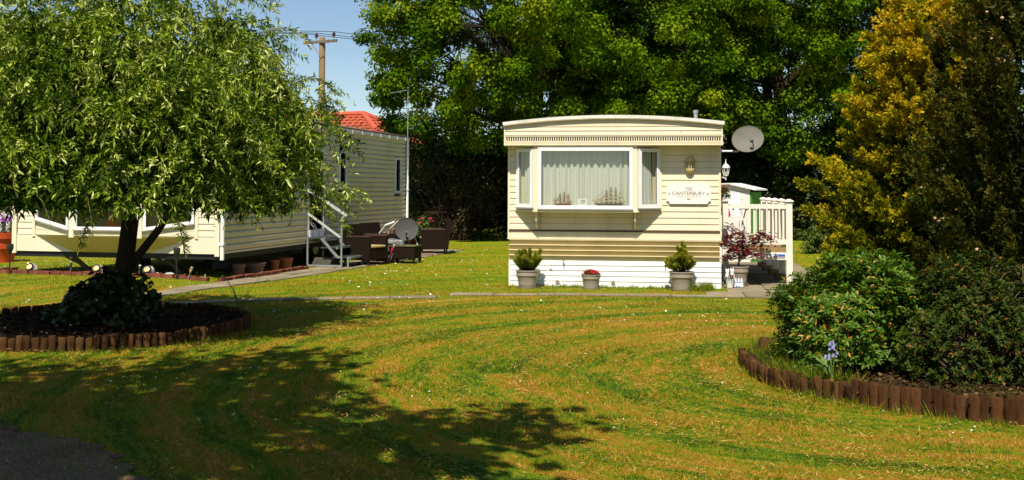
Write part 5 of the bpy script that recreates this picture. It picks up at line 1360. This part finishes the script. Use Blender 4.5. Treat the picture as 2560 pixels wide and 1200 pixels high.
for k, q in enumerate(tops):
    d_ = Vector((.90,.44,0)).normalized(); P = []
    for s in np.linspace(-45, 45, 37):
        P.append((q[0]+d_.x*s, q[1]+d_.y*s, q[2]-.55*(1-((abs(s)-22.5)/22.5)**2)))
    o = MB().tube(P, .016, 4).build('wire', black()); tag(o, labw[k], 'wire', 'overhead wires')
# ================================================================== vegetation
def wob(p, q, n, amp, g, r0, r1):
    p = np.array(p, float); q = np.array(q, float); P = []
    for k in range(n+1):
        f = k/n; P.append(tuple(p+(q-p)*f + g.normal(size=3)*amp*math.sin(f*PI)))
    return P, [r0+(r1-r0)*k/n for k in range(n+1)]

def broadleaf(label, x, y, zc, rad, ncl, npc, mat, seed, trunk=.28, height=None, cr=(.36,.66), leaf=(.085,.135), low=.0, group='broadleaf trees behind the caravans', lean=(0,0), inner=.50, limbs=6, shape=.22):
    g = np.random.default_rng(seed); t = thing('broadleaf_tree', label, 'tree', (x, y, 0), 0, group)
    rad = np.array(rad)
    cc = np.array([lean[0], lean[1], zc])
    o = rdir(ncl, g); f = inner+(1-inner)*g.random(ncl)**.55
    lump = 1+shape*np.sin(o[:,0]*5+seed)*np.cos(o[:,2]*4+seed*2)+shape*.6*np.sin(o[:,1]*7+o[:,2]*6)
    C = cc + o*rad*(f*lump)[:, None]
    k = C[:, 2] > low+.2*g.random(ncl); C = C[k]; n = len(C)
    CR = cr[0]+(cr[1]-cr[0])*g.random(n)
    top = zc+rad[2]*.55
    P, rs = wob((0,0,-.1), (cc[0]*.8, cc[1]*.8, top), 7, .12, g, trunk, trunk*.3)
    MB().tube(P, rs, 9).build('trunk', bark(), t, True)
    idx = g.permutation(n)[:limbs]
    for j in idx:
        z0 = min(C[j,2]-.4, zc) ; z0 = max(z0*.75, zc-rad[2]*.9); fz = np.clip(z0/top, 0, 1); st_ = np.array([cc[0]*.8*fz, cc[1]*.8*fz, z0])
        Pl, rl = wob(st_, C[j], 5, .18, g, trunk*.38, .03); MB().tube(Pl, rl, 6).build('limb', bark(), t, True)
    tw = MB()
    for j in g.permutation(n)[:int(n*.5)]:
        i2 = idx[np.argmin(np.linalg.norm(C[idx]-C[j], axis=1))] if len(idx) else j
        Pl, rl = wob(C[i2]*.55+cc*.45, C[j], 3, .12, g, .03, .010); tw.tube(Pl, rl, 4, False)
    tw.build('branches', bark(), t)
    Pp, D, Nn = clumps_leaves(C, CR, npc, .75, .55, .65, .7, .7, g); m = len(Pp)
    tone = np.repeat(np.clip(.5+.22*g.normal(size=n), .05, .95), npc)
    rn = np.clip(tone+.20*g.normal(size=m), 0, 1)
    L = leaf[0]+(leaf[1]-leaf[0])*g.random(m)
    leaves('crown', Pp, D, Nn, L, L*.82, rn, mat, t, .18, .42, .12)
    return t
lf_y = leafmat('yellow_green_leaf', [(0,(.026,.075,.001)),(.45,(.082,.165,.002)),(.8,(.165,.245,.003)),(1,(.27,.30,.006))], .36, .6, .06, (1.15,1.1,.25))
lf_g = leafmat('mid_green_leaf', [(0,(.028,.078,.001)),(.5,(.085,.165,.002)),(.85,(.17,.25,.004)),(1,(.24,.28,.006))], .36, .6, .06, (1.15,1.1,.25))
lf_d = leafmat('deep_green_leaf', [(0,(.018,.052,.001)),(.5,(.055,.115,.002)),(1,(.11,.18,.004))], .30, .6, .06, (1.15,1.1,.25))
broadleaf('large yellow-green broadleaf tree to the right of the power pole', 0.75, 34.6, 6.6, (5.7,3.9,4.8), 450, 310, lf_y, 111, .36, low=2.9, limbs=7, shape=.12)
broadleaf('broad mid-green tree directly behind the cream caravan roof', 4.9, 36.6, 6.3, (4.6,3.6,4.0), 310, 310, lf_y, 102, .30, low=2.3)
broadleaf('mid-green tree behind the satellite dish, right of the caravan', 9.0, 36.4, 6.6, (4.2,3.4,4.6), 290, 270, lf_g, 103, .34, low=2.6)
broadleaf('mid-green tree behind the golden conifer', 13.2, 36.5, 6.6, (4.2,3.0,4.8), 230, 270, lf_g, 104, .30, low=1.6)
broadleaf('dark green tree at the far right behind the conifers', 17.8, 36.5, 6.0, (4.6,3.0,5.0), 150, 190, lf_d, 105, .32, low=1.0)
broadleaf('tall dark tree rising behind the middle of the tree row', 6.5, 43.0, 9.5, (8.0,2.6,4.6), 230, 190, lf_d, 106, .36, low=3.2, limbs=7)
broadleaf('dark tree between the yellow-green tree and the cream caravan', -.2, 40.5, 8.2, (5.0,2.6,4.4), 160, 190, lf_d, 107, .32, low=3.6)
# trunks one can make out in the shade
for k, (x, y, r_, lab) in enumerate(((7.9,39.5,.26,'dark upright trunk seen above the satellite dish, left one'), (8.9,39.0,.22,'dark upright trunk seen above the satellite dish, right one'), (3.0,40.0,.24,'dark trunk in shade behind the cream caravan'))):
    g = np.random.default_rng(60+k); t = thing('tree_trunk', lab, 'tree', (x, y, 0))
    P, rs = wob((0,0,-.1),(.3,0,11.5),8,.12,g,r_,r_*.55); MB().tube(P, rs, 9).build('trunk', bark(), t, True)
    for j in range(5):
        z = 4+j*1.5; a = g.random()*6.28; P, rs = wob((.03*z,0,z),(math.cos(a)*1.5,math.sin(a)*1.0,z+1.2),4,.1,g,.07,.02); MB().tube(P, rs, 6).build('limb', bark(), t)

def shrub(name, label, cat, x, y, zc, rad, ncl, npc, mat, seed, cr=(.22,.38), leaf=(.06,.09), wr=.5, z0=None, stems=10, group=None, flat=.8, up=.5, stem_mat=None, low=.02, jit=.7):
    g = np.random.default_rng(seed); zb = float(gz(x, y)) if z0 is None else z0
    t = thing(name, label, cat, (x, y, zb), 0, group); rad = np.array(rad)
    o = rdir(ncl, g); f = .35+.65*g.random(ncl)**.5; C = np.array([0,0,zc])+o*rad*f[:, None]; C = C[C[:,2] > low]; n = len(C)
    CR = cr[0]+(cr[1]-cr[0])*g.random(n)
    P, D, Nn = clumps_leaves(C, CR, npc, flat, .5, up, .7, jit, g); k = P[:,2] > .0; P, D, Nn = P[k], D[k], Nn[k]; m = len(P)
    tone = np.repeat(np.clip(.45+.2*g.normal(size=n),.05,.9), npc)[k]
    L = leaf[0]+(leaf[1]-leaf[0])*g.random(m)
    leaves('foliage', P, D, Nn, L, L*wr, np.clip(tone+.22*g.normal(size=m),0,1), mat, t, .2, .45, .08)
    st = MB()
    for j in g.permutation(n)[:stems]:
        Pl, rl = wob((g.normal()*.08,g.normal()*.08,-.05), C[j], 4, .05, g, .022, .006); st.tube(Pl, rl, 5)
    st.build('stems', stem_mat or bark(), t)
    return t
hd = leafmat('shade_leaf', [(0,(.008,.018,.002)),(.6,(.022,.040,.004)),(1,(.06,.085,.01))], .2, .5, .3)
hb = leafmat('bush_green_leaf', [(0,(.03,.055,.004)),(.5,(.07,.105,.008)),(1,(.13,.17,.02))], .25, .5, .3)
# hedge and undergrowth below the trees
hedges = [(-6.5,39,3.2,1),(-3.6,37.5,2.2,1),(-1.6,37.0,2.0,0),(.6,37.5,2.0,0),(7.6,37,2.1,0),(10.0,36,2.2,0),(12.4,34,2.2,0),(15.0,34,2.4,0)]
hl = ['hedge bush behind the red roofed bungalow end', 'leafy bush just right of the left caravan end', 'dark bush in shade between the two caravans, left one', 'dark bush in shade between the two caravans, right one', 'dark bush in shade behind the shed', 'dark bush in shade between deck and golden conifer', 'dark bush low behind the golden conifer', 'dark bush behind the brown conifer']
for k, (x, y, r_, b_) in enumerate(hedges):
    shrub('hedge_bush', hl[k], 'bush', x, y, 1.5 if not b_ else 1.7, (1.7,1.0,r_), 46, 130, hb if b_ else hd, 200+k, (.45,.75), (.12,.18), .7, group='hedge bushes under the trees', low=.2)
shrub('hedge_bush', 'sunlit rounded green bush above the far end of left caravan', 'bush', -3.9, 39.5, 2.6, (1.9,1.0,1.9), 60, 200, hb, 230, (.4,.7), (.10,.16), .7, group='hedge bushes under the trees', low=.4)
n_ = thing('hedge', 'long dark hedge closing the background', 'hedge', (0, 46, 0))
g = np.random.default_rng(77); nC = 240
C = np.stack([g.uniform(-4, 32, nC), g.uniform(-.8, .8, nC), g.uniform(.3, 4.2, nC)], 1); CR = .6+.4*g.random(nC)
P, D, Nn = clumps_leaves(C, CR, 120, .8, .5, .5, .7, .7, g)
leaves('foliage', P, D, Nn, .22, .17, g.random(len(P)), hd, n_, .2)
MB().box(-4, .3, 0, 32, .6, 3.6).build('core', M('hedge_core', (.010,.014,.006), .95, .3), n_)
# twiggy brown bush beside the left caravan's far end
t = thing('twiggy_bush', 'brown twiggy bush in shade right of the left caravan', 'bush', (-1.9, 35.2, 0))
g = np.random.default_rng(88); st = MB()
for k in range(80):
    a = g.uniform(-.95,.95); p0 = np.array([g.normal()*.4, g.normal()*.3, 0]); p1 = np.array([a*1.5, g.normal()*.5, .6+1.9*g.random()]); mid = (p0+p1)/2+np.array([g.normal()*.25, g.normal()*.2, .45])
    st.tube([tuple(p0), tuple(mid), tuple(p1), tuple(p1+np.array([a*.35,-.1,-.15*g.random()]))], [.014,.011,.007,.003], 4, False)
st.build('twigs', M('brown_twig', (.06,.03,.014), .85, .4, 10), t)
nC = 60; C = np.stack([g.uniform(-1.5,1.5,nC), g.normal(size=nC)*.4, g.uniform(.2,2.6,nC)],1); P, D, Nn = clumps_leaves(C, .25+.2*g.random(nC), 60, .8, .5, .5, .7, .7, g)
leaves('foliage', P, D, Nn, .09, .06, g.random(len(P)), leafmat('brown_green_leaf', [(0,(.015,.020,.004)),(.6,(.05,.05,.01)),(1,(.12,.07,.02))], .2), t)
shrub('leafy_bush', 'bright green low plants by the foot of the far downpipe', 'bush', -2.75, 30.6, .35, (.65,.4,.45), 22, 110, hb, 240, (.14,.22), (.07,.11), .8)
flowers('few pink blooms among the low plants behind the dish', (-2.4, 30.2, .6), .2, 4, 30, .25, leafmat('pink_petal', [(0,(.5,.03,.10)),(1,(.6,.06,.14))], .2, .5, .2, (1,.6,.6)), petal=.06, seed=33)
shrub('leafy_bush', 'small pale-leaved shrub in shade right of the deck', 'bush', 8.0, 28.5, .3, (.45,.35,.38), 14, 90, hb, 241, (.14,.22), (.07,.10), .6)
b = (8.3, 26.6); flowers('single red poppy on the grass right of the deck', (b[0], b[1], .24), .05, 2, 12, .05, redp, petal=.06, seed=35)
shrub('far_tree', 'bare grey twigged tree top showing over the red roof', 'tree', -9.6, 55, 5.0, (1.6,1.0,1.3), 40, 26, leafmat('grey_twig_leaf', [(0,(.06,.055,.045)),(1,(.15,.13,.09))], .1), 250, (.3,.5), (.12,.2), .25, stems=30)

# ------------------------------------------------------------------ the weeping silver-leaved tree
PX, PY = -4.62, 12.75
t = thing('weeping_tree', 'weeping silver-leaved tree with forked dark trunk in the log ring', 'tree', (PX, PY, 0))
g = np.random.default_rng(300)
tk = MB(); tk.tube([(-.02,0,.05),(.0,0,.25),(.03,0,.55),(.09,.0,.95),(.13,0,1.35),(.10,.05,1.9),(.0,.1,2.5)], [.165,.125,.108,.10,.095,.085,.06], 12); tk.build('trunk', bark(), t, True)
lb = MB().tube([(.02,-.02,.62),(.22,-.05,.86),(.48,-.10,1.18),(.70,-.15,1.5),(.95,-.1,2.1)], [.07,.05,.045,.042,.03], 9).build('limb', bark(), t, True)
CZ = 1.92; RXY = 2.50; RZt = 2.18
for k in range(12):
    a = k*2*PI/12+g.random()*.3; q = (math.cos(a)*1.6, math.sin(a)*1.6, 3.1+.5*g.random()); P, rs = wob((.05,.03,1.75+.05*k), q, 5, .1, g, .05, .012); MB().tube(P, rs, 6).build('limb', bark(), t, True)
# tufted shoots hang in bunches from the dome
CZ = 1.72; RXY = 2.40; RZt = 2.40
ncl_ = 940; pertw = 8; nt_ = ncl_*pertw; m = 28
u = g.random(ncl_); azc = g.random(ncl_)*2*PI; zc_ = -.06+1.06*u**.9
hrc = np.sqrt(np.clip(1-np.clip(zc_,0,1)**2, 0, 1))
lump = 1+.07*np.sin(azc*5+1)*np.cos(zc_*6)+.06*np.sin(azc*9+zc_*8)+.07*g.normal(size=ncl_)
dep = 1-.42*g.random(ncl_)**1.3
Bc = np.stack([np.cos(azc)*hrc*RXY, np.sin(azc)*hrc*RXY, zc_*RZt], 1)*(dep*lump)[:, None]+np.array([0,0,CZ])
az = np.repeat(azc, pertw); B = np.repeat(Bc, pertw, 0)+g.normal(size=(nt_,3))*np.array([.085,.085,.08])
outd = np.stack([np.cos(az), np.sin(az), 0*az], 1)
ln = .18+.28*g.random(nt_); s = np.linspace(0, 1, m)[None, :, None]
d0 = unit(outd*.7+np.array([0,0,.25])+rdir(nt_,g)*.75)
path = B[:, None]+d0[:, None]*(ln[:, None, None]*s*.85)+np.array([0,0,-1.])*(ln[:, None, None]*(s**2)*.62)
tang = d0[:, None]*.85+np.array([0,0,-1.])*(2*s*.62); tang = tang/np.linalg.norm(tang, axis=2, keepdims=True)
P = path.reshape(-1,3); Tn = tang.reshape(-1,3); n = len(P)
D = unit(Tn*.55+rdir(n,g)*.85+np.array([0,0,-.10]))
L = (.040+.050*g.random(n))*np.repeat(.85+.3*g.random(nt_), m)
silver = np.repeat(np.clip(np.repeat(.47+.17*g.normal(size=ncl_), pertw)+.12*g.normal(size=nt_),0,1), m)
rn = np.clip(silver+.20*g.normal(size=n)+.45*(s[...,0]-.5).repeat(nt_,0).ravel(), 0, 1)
keep = P[:,2] > 1.53+.20*g.random(n)-.32*(P[:,0] > .9)
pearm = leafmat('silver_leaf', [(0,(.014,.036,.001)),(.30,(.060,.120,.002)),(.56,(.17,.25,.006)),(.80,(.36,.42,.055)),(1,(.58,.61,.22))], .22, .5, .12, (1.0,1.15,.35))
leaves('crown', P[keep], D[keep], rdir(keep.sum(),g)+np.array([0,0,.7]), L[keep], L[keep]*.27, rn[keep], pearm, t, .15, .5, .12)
# inner leaves kept dark: shade inside the crown put into their colour
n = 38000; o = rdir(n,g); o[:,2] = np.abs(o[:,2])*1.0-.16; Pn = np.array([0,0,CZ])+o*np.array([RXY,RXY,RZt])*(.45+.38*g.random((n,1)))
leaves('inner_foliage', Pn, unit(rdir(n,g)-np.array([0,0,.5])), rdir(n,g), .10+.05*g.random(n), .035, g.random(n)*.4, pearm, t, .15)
tw = MB()
for k in range(0, nt_, 9):
    tw.tube([tuple(path[k, j]) for j in (0, 9, 18, 27)], [.005,.004,.003,.0015], 4, False)
# long stray shoots at the right edge of the crown
stray = []
for (p0, p1, p2) in (((1.5,-.4,3.25),(2.05,-.5,3.75),(2.30,-.5,3.30)), ((1.9,-.3,2.75),(2.35,-.4,3.15),(2.60,-.4,2.75)), ((2.0,-.2,2.5),(2.45,-.2,2.75),(2.70,-.3,2.2)), ((1.3,-.5,3.7),(1.7,-.5,4.10),(1.98,-.5,3.75)), ((2.15,-.3,2.0),(2.45,-.3,2.05),(2.62,-.3,1.7)),((2.1,-.2,1.5),(2.5,-.2,1.45),(2.72,-.2,1.2)),((1.0,-1.3,1.45),(1.2,-1.5,1.3),(1.25,-1.6,1.02)),((.5,-1.9,1.5),(.42,-2.1,1.35),(.36,-2.1,1.08))):
    tt = np.linspace(0,1,110)[:,None]; q = (1-tt)**2*np.array(p0)+2*tt*(1-tt)*np.array(p1)+tt**2*np.array(p2); stray.append(q); tw.tube([tuple(v_) for v_ in q[::12]], .006, 4, False)
q = np.concatenate(stray); n = len(q)
leaves('stray_shoots', q, unit(rdir(n,g)+np.array([.3,0,-.2])), rdir(n,g), .06+.06*g.random(n), .016, np.clip(.55+.25*g.normal(size=n),0,1), pearm, t, .15, .5, .1)
stuff(tw.build('twigs', M('pear_twig', (.16,.12,.075), .85, .3), t))
# ivy round the trunk foot
ivy = leafmat('ivy_leaf', [(0,(.010,.022,.004)),(.7,(.03,.055,.008)),(1,(.07,.10,.02))], .2, .4, .4)
shrub('ivy', 'dark ivy mound climbing the foot of the weeping tree', 'ivy', PX-.05, PY-.10, .20, (.50,.42,.36), 40, 95, ivy, 310, (.10,.17), (.07,.11), .85, z0=.10, up=.3)
shrub('ivy', 'low ivy patch spreading left of the weeping tree foot', 'ivy', PX-.62, PY-.05, .05, (.42,.30,.14), 16, 70, ivy, 311, (.08,.14), (.06,.09), .85, z0=.11)
for k, (x, y, lab) in enumerate(((PX+1.22, PY+.9, 'thin dry grass tuft right of the weeping tree'), (PX-.75, PY+.95, 'thin dry grass tuft left behind the weeping tree'))):
    tt = thing('grass_tuft', lab, 'grass tuft', (x, y, .10)); mb = MB()
    for j in range(16):
        a = g.random()*6.28; l_ = .25+.3*g.random(); mb.tube([(0,0,0),(math.cos(a)*l_*.2,math.sin(a)*l_*.2,l_*.6),(math.cos(a)*l_*.5,math.sin(a)*l_*.5,l_)], [.003,.0025,.001], 3, False)
    mb.build('stalks', M('dry_stalk', (.10,.10,.03), .8, .3), tt)

# ------------------------------------------------------------------ conifers
def conifer(label, x, y, H, R0, nsp, per, mat, seed, name='conifer', upd=.75, spl=(.28,.5), nl=(.035,.055), colfn=None, pw=.75, lump=.16, plume=.10, clus=0, pr_=.14, lean=(0,0), facing=None):
    g = np.random.default_rng(seed); t = thing(name, label, 'conifer', (x, y, 0))
    P_, rs = wob((0,0,-.1),(lean[0],lean[1],H*.93),6,.05,g,.16,.03); MB().tube(P_, rs, 8).build('trunk', bark(), t, True)
    h = g.random(nsp)**1.05; az = g.random(nsp)*2*PI
    if facing is not None:     # more sprays on the side that faces the lawn
        az = facing+ (g.beta(2,2,nsp)-.5)*2*PI*1.02
    rr = R0*np.clip(1-h, .02, 1)**pw*(1+lump*np.sin(az*4+seed+h*9)+lump*.7*np.sin(az*7+h*17))
    rr = rr*(.62+.38*g.random(nsp)**.5)
    if clus:                   # sprays gathered into plumes at the branch ends
        kb = g.integers(0, clus, nsp); h0 = g.random(clus)**1.05; a0 = (facing if facing is not None else 0)+(g.beta(2,2,clus)-.5)*2*PI*1.02
        h = h0[kb]; az = a0[kb]; r0 = R0*np.clip(1-h0,.02,1)**pw*(1+lump*np.sin(a0*4+seed+h0*9))*(.55+.45*g.random(clus)**.5)
        r0 = r0*(.70+.30*sstep(0,.3,h0)); rr = r0[kb]
    B = np.stack([np.cos(az)*rr+lean[0]*h, np.sin(az)*rr+lean[1]*h, .12+h*H*.95], 1)
    od = np.stack([np.cos(az), np.sin(az), 0*az], 1)
    ax = unit(od*.8+np.array([0,0,upd])+rdir(nsp,g)*.45)
    if clus:
        bx = unit(od*.9+np.array([0,0,upd*.9])); s_ = g.random(nsp)-.55
        B = B+bx*(s_*.72)[:,None]+rdir(nsp,g)*(pr_*(1-np.clip(s_+.1,0,.5)*1.7)*g.random(nsp)**.5)[:,None]; ax = unit(bx+rdir(nsp,g)*.5)
    ln = spl[0]+(spl[1]-spl[0])*g.random(nsp)
    f = g.random((nsp,per,1))**.8
    side = rdir(nsp*per,g).reshape(nsp,per,3); side = side-(side*ax[:,None]).sum(2,keepdims=True)*ax[:,None]; side = side/np.linalg.norm(side,axis=2,keepdims=True)
    P = B[:,None]+ax[:,None]*(ln[:,None,None]*(f-.35))+side*(plume*(1-f*.8)*g.random((nsp,per,1))**.6)
    D = unit((ax[:,None]*1.0+side*.75).reshape(-1,3)+rdir(nsp*per,g)*.25)
    P = P.reshape(-1,3); n = len(P); F = f.reshape(-1)
    tone = np.repeat(colfn(B, h, az, g) if colfn else np.clip(.45+.18*g.normal(size=nsp),0,1), per)
    rn = np.clip(tone+.34*(F-.55)+.10*g.normal(size=n), 0, 1)
    L = nl[0]+(nl[1]-nl[0])*g.random(n); k = P[:,2] > .02
    leaves('crown', P[k], D[k], rdir(k.sum(),g)+ax.repeat(per,0)[k]*.4, L[k], L[k]*.42, rn[k], mat, t, .15, .5)
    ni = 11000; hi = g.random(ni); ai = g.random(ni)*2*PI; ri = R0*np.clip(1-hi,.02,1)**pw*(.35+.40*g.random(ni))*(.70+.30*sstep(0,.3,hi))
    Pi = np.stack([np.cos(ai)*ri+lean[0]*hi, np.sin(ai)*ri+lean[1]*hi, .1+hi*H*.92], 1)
    leaves('inner_foliage', Pi, rdir(ni,g)+np.array([0,0,.5]), rdir(ni,g), .10+.06*g.random(ni), .05, g.random(ni)*.2, mat, t, .15)  # dark end of the ramp: shade between the plumes put into leaf colour
    return t, B, ax, ln, g
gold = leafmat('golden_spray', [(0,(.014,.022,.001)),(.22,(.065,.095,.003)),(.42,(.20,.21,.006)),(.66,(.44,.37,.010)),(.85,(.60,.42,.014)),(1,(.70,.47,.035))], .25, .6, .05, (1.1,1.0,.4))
def goldcol(B, h, az, g):  # right-hand sprays toned darker: light from the left put into the colour
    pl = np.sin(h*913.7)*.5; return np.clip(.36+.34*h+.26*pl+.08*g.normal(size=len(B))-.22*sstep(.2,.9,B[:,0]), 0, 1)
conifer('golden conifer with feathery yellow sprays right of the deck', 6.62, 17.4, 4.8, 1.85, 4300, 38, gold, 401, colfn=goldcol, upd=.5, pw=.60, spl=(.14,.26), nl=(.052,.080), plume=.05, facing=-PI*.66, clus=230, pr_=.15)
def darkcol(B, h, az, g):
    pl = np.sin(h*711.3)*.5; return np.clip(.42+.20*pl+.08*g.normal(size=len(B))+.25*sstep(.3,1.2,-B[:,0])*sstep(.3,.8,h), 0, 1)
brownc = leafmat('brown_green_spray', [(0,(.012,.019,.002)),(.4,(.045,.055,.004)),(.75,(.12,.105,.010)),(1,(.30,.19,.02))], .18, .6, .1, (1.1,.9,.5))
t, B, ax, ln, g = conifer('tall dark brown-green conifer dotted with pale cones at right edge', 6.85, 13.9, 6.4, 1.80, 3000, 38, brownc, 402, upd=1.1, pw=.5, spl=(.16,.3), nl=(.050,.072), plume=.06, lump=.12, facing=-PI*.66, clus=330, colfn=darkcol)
cone = MB(); idx = [i_ for i_ in g.permutation(len(B)) if ax[i_][1] < .3][:260]
cl = [B[i_]+ax[i_]*ln[i_]*.55 for i_ in idx]
for q in cl[:70]:
    for k in range(1+int(3*g.random())):
        c_ = q+g.normal(size=3)*.06; r_ = .018+.010*g.random(); cone.lathe([(.002,-r_),(r_*.8,-r_*.5),(r_,0),(r_*.8,r_*.6),(.002,r_)], 6, tuple(c_))
stuff(cone.build('cones', M('pale_cone', (.60,.38,.22), .8, .3, 30), t))
conifer('second dark conifer mass just beyond the right edge', 8.6, 15.2, 6.6, 1.9, 320, 40, brownc, 403, upd=1.1, pw=.5, nl=(.05,.08), facing=-PI*.7)

# ------------------------------------------------------------------ shrubs in the right bed
rh = leafmat('glossy_shrub_leaf', [(0,(.022,.055,.002)),(.5,(.070,.150,.005)),(.84,(.14,.24,.012)),(.90,(.22,.22,.03)),(.95,(.45,.29,.02)),(1,(.45,.17,.02))], .28, .42, .28, (1.1,1.1,.4))
def rosette_shrub(label, x, y, rad, zc, nr, seed, mat, leaf=(.05,.075), z0=.10, per=11):
    g = np.random.default_rng(seed); t = thing('evergreen_shrub', label, 'shrub', (x, y, z0)); rad = np.array(rad)
    o = rdir(nr,g); o[:,2] = np.where(o[:,2] < -.3, -o[:,2], o[:,2]); f = .55+.45*g.random(nr)**.4
    lump = 1+.14*np.sin(o[:,0]*6+seed)*np.cos(o[:,2]*5)+.10*np.sin(o[:,1]*9+o[:,0]*7)
    C = np.array([0,0,zc])+o*rad*(f*lump)[:,None]; k = C[:,2] > .04; C, o = C[k], o[k]; nr = len(C)
    ax = unit(o*.8+np.array([0,0,.7])+rdir(nr,g)*.4); n = nr*per
    sd = rdir(n,g); A = ax.repeat(per,0); sd = unit(sd-(sd*A).sum(1,keepdims=True)*A)
    D = unit(sd+A*(.25+.5*g.random((n,1)))); P = C.repeat(per,0)-A*(.05*g.random((n,1)))
    L = leaf[0]+(leaf[1]-leaf[0])*g.random(n)
    rn = np.clip(.45+.2*g.normal(size=n), 0, .86); y_ = g.random(n) > .94; rn[y_] = .92+.08*g.random(y_.sum())
    leaves('foliage', P, D, A+rdir(n,g)*.25, L, L*.34, rn, mat, t, .2, .5, .05)
    st = MB()
    for j in g.permutation(nr)[:40]:
        Pl, rl = wob((g.normal()*.15,g.normal()*.1,-.05), C[j], 4, .04, g, .014, .004); st.tube(Pl, rl, 4, False)
    st.build('stems', M('shrub_stem', (.10,.07,.04), .85, .3), t)
    return t
rosette_shrub('glossy evergreen shrub with some yellow leaves in the log-edged bed', 3.22, 9.98, (.82,.74,.74), .28, 3500, 501, rh, (.048,.075), per=8)
rosette_shrub('low evergreen shrub joining the glossy one on its right', 3.95, 9.38, (.74,.62,.80), .22, 2300, 502, leafmat('dull_shrub_leaf', [(0,(.012,.025,.002)),(.5,(.036,.060,.005)),(.85,(.075,.105,.01)),(.93,(.16,.10,.015)),(1,(.32,.10,.02))], .2, .5, .12), (.035,.055))
rosette_shrub('dark sparse shrub at right edge of the bed', 4.72, 9.15, (.64,.62,.88), .30, 1700, 503, leafmat('dull_shrub_leaf'), (.03,.05))
t = thing('twiggy_shrub', 'bare arching grey twigs over the shrub at right edge', 'shrub', (4.55, 9.25, .15)); g = np.random.default_rng(520); st = MB()
for k in range(60):
    a = g.uniform(-1,1); h_ = .45+.6*g.random(); p0 = (g.normal()*.12, g.normal()*.1, 0); p2 = (a*.5, g.normal()*.2-.1, h_*.75); p1 = (a*.22+g.normal()*.05, g.normal()*.1, h_*1.25)
    tt = np.linspace(0,1,7)[:,None]; q = (1-tt)**2*np.array(p0)+2*tt*(1-tt)*np.array(p1)+tt**2*np.array(p2); q = q+g.normal(size=q.shape)*.012
    st.tube([tuple(v_) for v_ in q], [.003,.003,.0026,.0022,.002,.0016,.001], 4, False)
st.build('twigs', M('grey_twig', (.24,.18,.12), .85, .3, 12), t)
t = thing('dead_stalk', 'tall dry seed stalk standing up from the shrubs', 'stalk', (3.95, 9.9, .5)); st = MB()
st.tube([(0,0,0),(.02,0,.25),(.14,-.02,.50)], [.006,.005,.003], 5).tube([(.05,0,.2),(.09,0,.40),(.06,0,.47)], [.004,.003,.002], 5); st.build('stem', M('tan_stalk', (.40,.27,.15), .8), t)
for q in ((.14,-.02,.505),(.16,-.02,.49),(.06,0,.475),(.12,-.02,.515)): MB().lathe([(.003,-.012),(.011,0),(.003,.012)], 6, q).build('seed_head', M('tan_stalk'), t)
# bluebells
for k, (x, y, z, s_, lab, hgt) in enumerate(((2.66, 9.06, .10, 1., 'pale blue bluebell clump rising behind the leaning logs', .30),)):
    t = thing('bluebell', lab, 'bluebell', (x, y, z)); g = np.random.default_rng(530)
    for j in range(9):
        a = g.random()*6.28; l_ = .16+.1*g.random(); m_ = MB(); w_ = .011
        P = [(math.cos(a)*l_*f*.7, math.sin(a)*l_*f*.7, l_*(f*1.1-.62*f*f)*1.5) for f in np.linspace(0,1,6)]
        for i_, q in enumerate(P):
            ww = w_*(1-(i_/5)**2)+.001; m_.v += [(q[0]-math.sin(a)*ww, q[1]+math.cos(a)*ww, q[2]), (q[0]+math.sin(a)*ww, q[1]-math.cos(a)*ww, q[2]+.004)]
        for i_ in range(5): m_.f.append((i_*2, i_*2+1, i_*2+3, i_*2+2))
        m_.build('leaf', M('bluebell_leaf', (.10,.17,.03), .45, .2), t, True)
    for (dx, hh) in ((-.0, .33), (.03, .24), (-.04,.22)):
        MB().tube([(dx*.3,0,0),(dx*.6,-.01,hh*.6),(dx,-.02,hh)], .004, 5).build('stem', M('bluebell_leaf'), t)
        bl = MB()
        for j in range(9 if dx == 0 else 4):
            a = g.random()*6.28; z = hh-.0-.008*j; c_ = (dx+math.cos(a)*.018, -.02+math.sin(a)*.018, z)
            bl.lathe([(.003,.012),(.009,.006),(.010,-.004),(.014,-.011)], 6, c_)
        bl.build('flower_head', M('bluebell_blue', (.24,.22,.44), .6, .2, 30), t)
for k, (x, y, z, lab) in enumerate(((4.05, 10.3, .86, 'small blue flower above the low shrub at right'), (4.35, 10.35, .80, 'second small blue flower near the twiggy shrub'))):
    flowers(lab, (x, y, z), .025, 5, 8, .03, leafmat('blue_petal', [(0,(.12,.12,.5)),(1,(.25,.22,.65))], .2, .5, .2, (.8,.8,1)), petal=.018, seed=60+k)
# pruned stump at the back of the leaning logs
t = thing('stump', 'low weathered stump at the left tip of the shrub bed', 'stump', (2.52, 10.85, .08)); MB().lathe([(.06,0),(.055,.10),(.045,.14),(.01,.145)], 9).build('stump', wood(), t, True)

# ------------------------------------------------------------------ tree behind the viewer whose shade lies on the near lawn
broadleaf('tree standing left of the viewer, shading the near lawn', -4.75, 3.35, 6.3, (3.5,3.0,1.6), 90, 110, lf_g, 601, .3, low=4.2, cr=(.6,1.0), leaf=(.2,.28), group=None, inner=.2, lean=(.62,-.05))
broadleaf('tree left of the drive, outside the view', -9.8, 3.8, 6.0, (3.2,2.6,2.0), 60, 120, lf_g, 602, .3, low=4.1, cr=(.6,1.0), leaf=(.2,.28), group=None, inner=.2)
